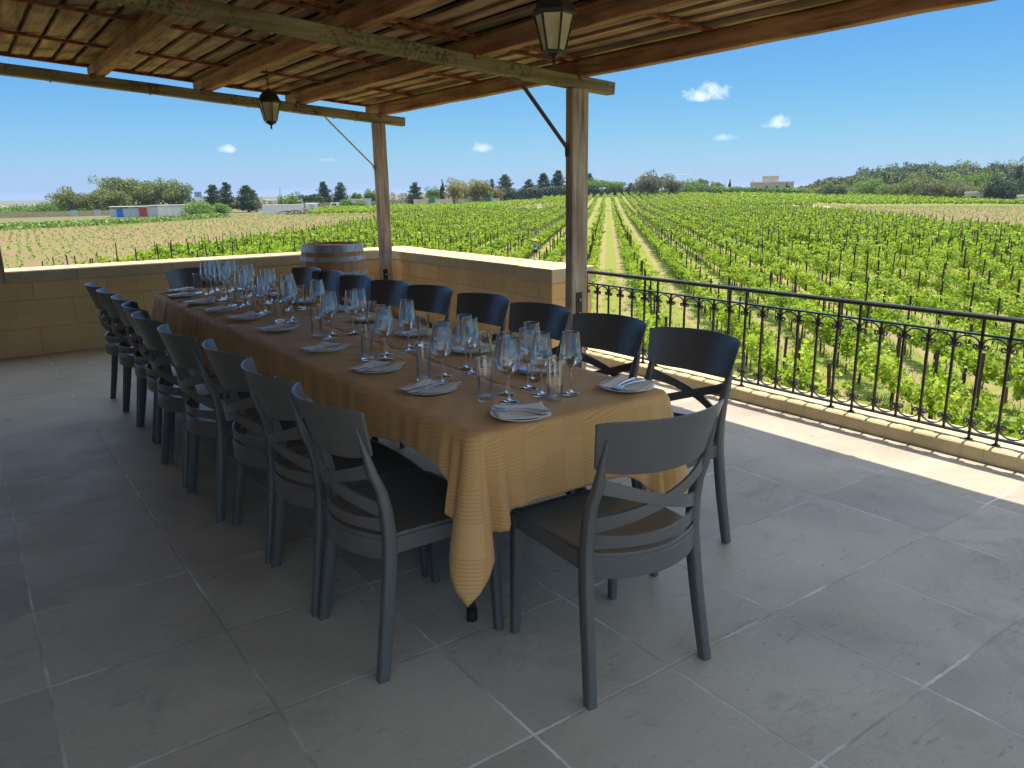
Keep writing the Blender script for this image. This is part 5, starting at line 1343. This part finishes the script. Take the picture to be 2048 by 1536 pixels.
L = Local('container', (65.0, 170.0), (67.5, 169.0), 'short corrugated white container end, right of the long one', 'container'); corr(L, 'body', wh, 0, L.L, 2.0, p=.4, dep=5); L.box('roof', roofw, (-.02, -.06, 2.005), (L.L+.02, 5.0, 2.05)); L.box('door', grey, (.9, -.12, 0), (1.7, -.06, 1.8))
L = Local('corrugated_shed', (90.6, 202.7), (95.5, 200.4), 'pale grey corrugated shed left of the far corner post', 'shed'); corr(L, 'wall', plain('pale grey sheet', (.5, .53, .54), .6), 0, L.L, 2.4, dep=3); L.box('roof', roofw, (-.15, -.2, 2.41), (L.L+.15, 3.2, 2.5)); L.box('door', grey, (3.2, -.12, 0), (4.2, -.06, 1.9))
def vehicle(a, b, h, paint, label, cat, van=False):
    L = Local('parked_van' if van else 'parked_car', a, b, label, cat); l = L.L; w = .38*l if not van else .42*l
    pr = [(0, .18), (0, .55*h), (.16*l, .62*h), (.30*l, .97*h), (.72*l, h), (.92*l, .64*h), (l, .58*h), (l, .18)] if not van else [(0, .18), (0, .50*h), (.10*l, .60*h), (.22*l, .97*h), (.96*l, h), (l, .92*h), (l, .18)]
    v = [(x, y, z) for y in (0, w) for x, z in pr]; n = len(pr); f = [tuple(range(n)), tuple(range(2*n-1, n-1, -1))]+[(i, n+i, n+(i+1) % n, (i+1) % n) for i in range(n)]
    bevel(MB().add(v, f).build('body', paint, L.e), .04)
    L.box('window', glassd, (.30*l, -.012, .62*h), (.70*l, .004, .90*h)); 
    for x in (.18*l, .80*l):
        wl_ = MB().tube([(x, -.03, .16*h+.06), (x, .14, .16*h+.06)], .17*h+.05, 14).build('wheel', tyre, L.e); MB().tube([(x, -.045, .16*h+.06), (x, -.031, .16*h+.06)], .09*h+.02, 10).build('rim', grey, wl_)
vehicle((76.5, 184.8), (78.9, 183.8), 1.9, wh, 'white van beside the yellow green bush', 'van', True)
vehicle((119.5, 187.2), (121.9, 185.6), 1.35, carb, 'silver car parked under the yellow brown tree by the stone wall', 'car')
vehicle((60.2, 196.0), (62.6, 195.2), 1.1, wh, 'white car left of the long container', 'car')
L = Local('stone_wall', (107.3, 198.0), (127.9, 185.1), 'cream stone wall with two green gates right of the far post', 'wall'); L.box('wall', cream, (0, 0, -.6), (L.L, .4, 2.0)); L.box('gate', greenp, (4.2, -.1, 0), (6.0, -.02, 2.1)); L.box('gate', greenp, (20.2, -.1, 0), (21.9, -.02, 2.3))
for x in (3.9, 6.2, 19.9, 22.1): L.box('gate_post', cream, (x-.18, -.14, -.2), (x+.18, -.021, 2.5))
# scrap heap beside the container: overlapping bent pieces
e = empty('scrap_heap', (58.6, 159.8, G(58.6, 159.8)), 0, 'heap of rusty scrap and branches in front of the container', 'heap'); m = MB(); rr = random.Random(4)
for i in range(70):
    a = (rr.gauss(0, 1.6), rr.gauss(0, .6), rr.uniform(0, .8)); m.tube([a, (a[0]+rr.uniform(-.9, .9), a[1]+rr.uniform(-.5, .5), max(0.05, a[2]+rr.uniform(-.3, .35)))], rr.uniform(.03, .13), 5)
m.build('scrap', carr, e)
# town and far buildings
def house(a, b, h, dep, mat, label, fl=2, cat='building', group=None, parapet_=True):
    L = Local('town_house', a, b, label, cat, group); L.box('wall', mat, (0, 0, -4), (L.L, dep, h))
    if parapet_: L.box('roof', roofw, (-.1, -.1, h+.005), (L.L+.1, dep+.1, h+.35))
    nx = max(1, int(L.L/3)); windows(L, [L.L*(i+.5)/nx for i in range(nx)], [h*(q+.35)/fl for q in range(fl)], min(1.1, L.L/nx*.3), h/fl*.33)
    return L
rr = random.Random(12)
def town(a, b, n, h0, h1, off, desc, grp):
    for i in range(n):
        s0 = (i+rr.uniform(0, .25))/n; s1 = min(1, s0+rr.uniform(.7, 1.15)/n); o_ = rr.uniform(0, off)
        p0 = (a[0]*(1-s0)+b[0]*s0+o_*.4, a[1]*(1-s0)+b[1]*s0+o_); p1 = (a[0]*(1-s1)+b[0]*s1+o_*.4, a[1]*(1-s1)+b[1]*s1+o_)
        h = rr.uniform(h0, h1); house(p0, p1, h, rr.uniform(5, 9), rr.choice([wh, cream, wh]), desc, fl=2 if h < 6 else 3, group=grp)
town((176.4, 359.0), (190.3, 352.0), 9, 2.2, 4.6, 14, 'white flat roofed house in the small town right of the far corner post', 'town houses right of the far corner post')
town((128.8, 399.8), (172, 381), 16, 1.6, 2.8, 20, 'pale far house on the horizon behind the container and pines', 'town houses behind the container')
town((30, 699), (62, 696), 20, 2.0, 4.0, 40, 'tiny pale house in the far town at the left edge of the horizon', 'far town houses at the left edge')
town((5, 560), (40, 556), 14, 1.0, 2.2, 40, 'tiny low pale building on the far left plain', 'far low buildings on the left plain')
L = house((142.6, 582.8), (147.3, 581.7), 9.0, 5, haze_b, 'blue glass tower block on the left horizon', fl=5); 
L = house((128.4, 545.1), (147.5, 540.0), 4.8, 10, wh, 'long low white building below the blue tower', fl=1)
L = house((237.0, 183.9), (245.8, 172.0), 4.0, 10, pink, 'pinkish flat roofed villa on the crest behind the hedge', fl=1)
L.box('upper_storey', cream, (4.0, 1.0, 4.36), (9.6, 8, 6.1)); L.box('roof', roofw, (3.8, .8, 6.105), (9.8, 8.2, 6.3)); L.box('chimney', pink, (.6, 2, 4.36), (1.1, 2.5, 5.0))
L = house((209.4, 136.6), (211.4, 133.9), 1.5, 3, wh, 'small white hut at the foot of the wooded hill', fl=1)
L = house((187.3, 86.6), (188.7, 83.2), 2.0, 3, cream, 'pale villa wall showing between the trees at the hill foot', fl=1)
L = house((181.5, 73.4), (182.5, 70.6), 1.5, 3, cream, 'low cream building at the far right edge below the trees', fl=1)
L = house((150.5, 141.5), (151.6, 140.5), .6, 1, wh, 'tiny white box beside the dirt track on the crest', fl=1, cat='box')
# masts and a crane
def mast(x, y, h, label, cross=True):
    e = empty('radio_mast', (x, y, G(x, y)), 0, label, 'mast'); z0 = 0
    m = MB()
    for a in (0, 2.1, 4.2): m.tube([(.35*math.cos(a), .35*math.sin(a), z0), (.08*math.cos(a), .08*math.sin(a), h)], .05, 5)
    for i in range(10): z = h*i/10; m.tube([(.3, 0, z), (-.15, .25, z+h/20), (-.15, -.25, z+h/10)], .03, 4)
    m.build('lattice', grey, e); MB().tube([(0, 0, h), (0, 0, h+1.2)], .05, 5).build('aerial', grey, e)
    if cross: MB().tube([(-.7, 0, h*.86), (.7, 0, h*.86)], .04, 4).build('cross_arm', grey, e)
mast(99.1, 283.2, 6.2, 'thin lattice mast left of the rounded tree by the container'); mast(203.6, 259.7, 7.0, 'thin lattice mast above the dark pine line', False); mast(186.5, 262.0, 6.6, 'thin mast with cross arm above the big pointed pine')
e = empty('tower_crane', (229.0, 224.5, G(229, 224.5)), 0, 'far tower crane jib showing behind the big domed tree', 'crane')
MB().tube([(0, 0, 0), (0, 0, 7.6)], .18, 6).build('mast', grey, e); MB().tube([(-4, 3.5, 6.55), (9.3, -10.9, 6.75)], .10, 5).build('jib', grey, e); MB().tube([(0, 0, 7.6), (7.5, -8.6, 6.75)], .03, 4).build('tie', grey, e)

# ---------------------------------------------------------------- child among the vines
def skinned(name, pts, edges, radii, mat, parent=None, sub=2, root=0):
    me = bpy.data.meshes.new(name); me.from_pydata(pts, edges, []); me.materials.append(mat)
    o = bpy.data.objects.new(name, me); COL.objects.link(o); o.parent = parent
    md = o.modifiers.new('skin', 'SKIN'); md.use_smooth_shade = True
    for i, r in enumerate(radii): me.skin_vertices[0].data[i].radius = (r, r) if not isinstance(r, tuple) else r
    me.skin_vertices[0].data[root].use_root = True
    s_ = o.modifiers.new('sub', 'SUBSURF'); s_.levels = sub; s_.render_levels = sub; return o
px_, py0 = 29.6, 39.0
pe = empty('person', (px_, py0, G(px_, py0)), R_(20), 'child in a teal shirt, navy shorts and straw hat standing between the vine rows', 'person')
skin = plain('tan skin', (0.50, 0.28, 0.19), .55, .4); teal = plain('teal cotton shirt', (0.02, 0.30, 0.33), .8, .2); navy = plain('navy shorts', (0.02, 0.06, 0.15), .8, .2); straw = plain('straw hat', (0.55, 0.40, 0.20), .85, .2, var=.2, nscale=30); hairm = plain('light brown hair', (0.20, 0.11, 0.05), .6, .4)  # the child's skin is one even tan
# facing -x (towards the row on the left); y is sideways
P_ = [(0, 0, .60), (-.01, 0, .72), (0, 0, .86), (0, 0, .95), (-.01, 0, 1.01), (-.02, 0, 1.06), (-.02, 0, 1.16),
      (0, .07, .57), (-.02, .075, .33), (0, .08, .07), (-.09, .085, .025), (0, -.07, .57), (.03, -.075, .33), (.05, -.08, .07), (-.04, -.085, .025),
      (0, .125, .92), (-.03, .155, .74), (-.17, .13, .66), (-.235, .12, .655), (0, -.125, .92), (-.04, -.155, .75), (-.18, -.13, .68), (-.245, -.12, .675)]
Ed = [(0, 1), (1, 2), (2, 3), (3, 4), (4, 5), (5, 6), (0, 7), (7, 8), (8, 9), (9, 10), (0, 11), (11, 12), (12, 13), (13, 14), (3, 15), (15, 16), (16, 17), (17, 18), (3, 19), (19, 20), (20, 21), (21, 22)]
Ra = [.085, .075, .082, .07, .035, .075, .068, .06, .042, .030, .026, .06, .042, .030, .026, .036, .028, .021, .017, .036, .028, .021, .017]
body = skinned('body', P_, Ed, Ra, skin, pe)
# hands: palm and five fingers each, merged into the wrist ends
for sy, w in ((1, (-.235, .12, .655)), (-1, (-.245, -.12, .675))):
    hp = [w, (w[0]-.035, w[1], w[2]-.004)]; he = [(0, 1)]; hr = [.015, .017]
    for q, (dy, ln) in enumerate(((-.014, .030), (-.005, .036), (.005, .034), (.014, .027))):
        b_ = len(hp); hp += [(w[0]-.045, w[1]+dy, w[2]-.006), (w[0]-.045-ln*.6, w[1]+dy*1.2, w[2]-.012), (w[0]-.045-ln, w[1]+dy*1.2, w[2]-.024)]; he += [(1, b_), (b_, b_+1), (b_+1, b_+2)]; hr += [.006, .0055, .0045]
    b_ = len(hp); hp += [(w[0]-.018, w[1]-sy*.018, w[2]+.004), (w[0]-.038, w[1]-sy*.026, w[2]-.004)]; he += [(0, b_), (b_, b_+1)]; hr += [.007, .005]
    skinned('hand', hp, he, hr, skin, pe, 1)
skinned('shirt', [(0, 0, .58), (-.01, 0, .72), (0, 0, .86), (0, 0, .935), (0, .115, .915), (-.015, .140, .83), (0, -.115, .915), (-.02, -.140, .84)], [(0, 1), (1, 2), (2, 3), (3, 4), (4, 5), (3, 6), (6, 7)], [.106, .098, .100, .072, .052, .046, .052, .046], teal, pe, 2)
skinned('shorts', [(0, 0, .60), (0, .07, .55), (-.012, .075, .38), (0, -.07, .55), (.02, -.075, .38)], [(0, 1), (1, 2), (0, 3), (3, 4)], [.098, .080, .066, .080, .066], navy, pe, 2)
skinned('hair', [(.01, 0, 1.16), (.035, 0, 1.10), (.04, 0, 1.03)], [(0, 1), (1, 2)], [.082, .07, .04], hairm, pe, 2)
MB().lathe([(0, 1.285), (.05, 1.28), (.085, 1.245), (.092, 1.20), (.10, 1.19), (.155, 1.178), (.155, 1.172), (.095, 1.182), (0, 1.182)], 28, (-.015, 0, 0)).build('hat', straw, pe, True)
fm = MB()
for sy in (-1, 1):
    fm.lathe([(0, -.011), (.011, 0), (0, .011)], 8, (-.093, sy*.028, 1.145))
fm.build('eye', plain('dark eye', (.03, .02, .02), .3), pe, True)
MB().tube([(-.092, 0, 1.135), (-.112, 0, 1.11), (-.096, 0, 1.10)], [.006, .012, .005], 8).build('nose', skin, pe, True)
for sy in (-1, 1):
    MB().lathe([(0, -.022), (.014, -.012), (.016, .006), (0, .022)], 10, (-.015, sy*.082, 1.13)).build('ear', skin, pe, True)
    MB().sweep([(-.13, sy*.085, .028), (-.06, sy*.085, .032), (.02+.02*(sy < 0), sy*.083, .036)], (0, 1, 0), (0, 0, 1), [.030, .036, .032], [.022, .028, .034], bev=.012).build('shoe', wh, pe, True)

# ---------------------------------------------------------------- sea air between here and the horizon
t = NT('sea haze'); pv = t.n('ShaderNodeVolumePrincipled'); pv.inputs['Color'].default_value = (0.50, 0.66, 0.92, 1); pv.inputs['Density'].default_value = 0.00016
pv.inputs['Anisotropy'].default_value = 0.2
t.l(pv.outputs[0], t.out.inputs['Volume'])
hz = MB().box((-9100, -9100, -15.5), (9100, 9100, 24)).build('haze', t.m); tag(hz, kind='stuff')
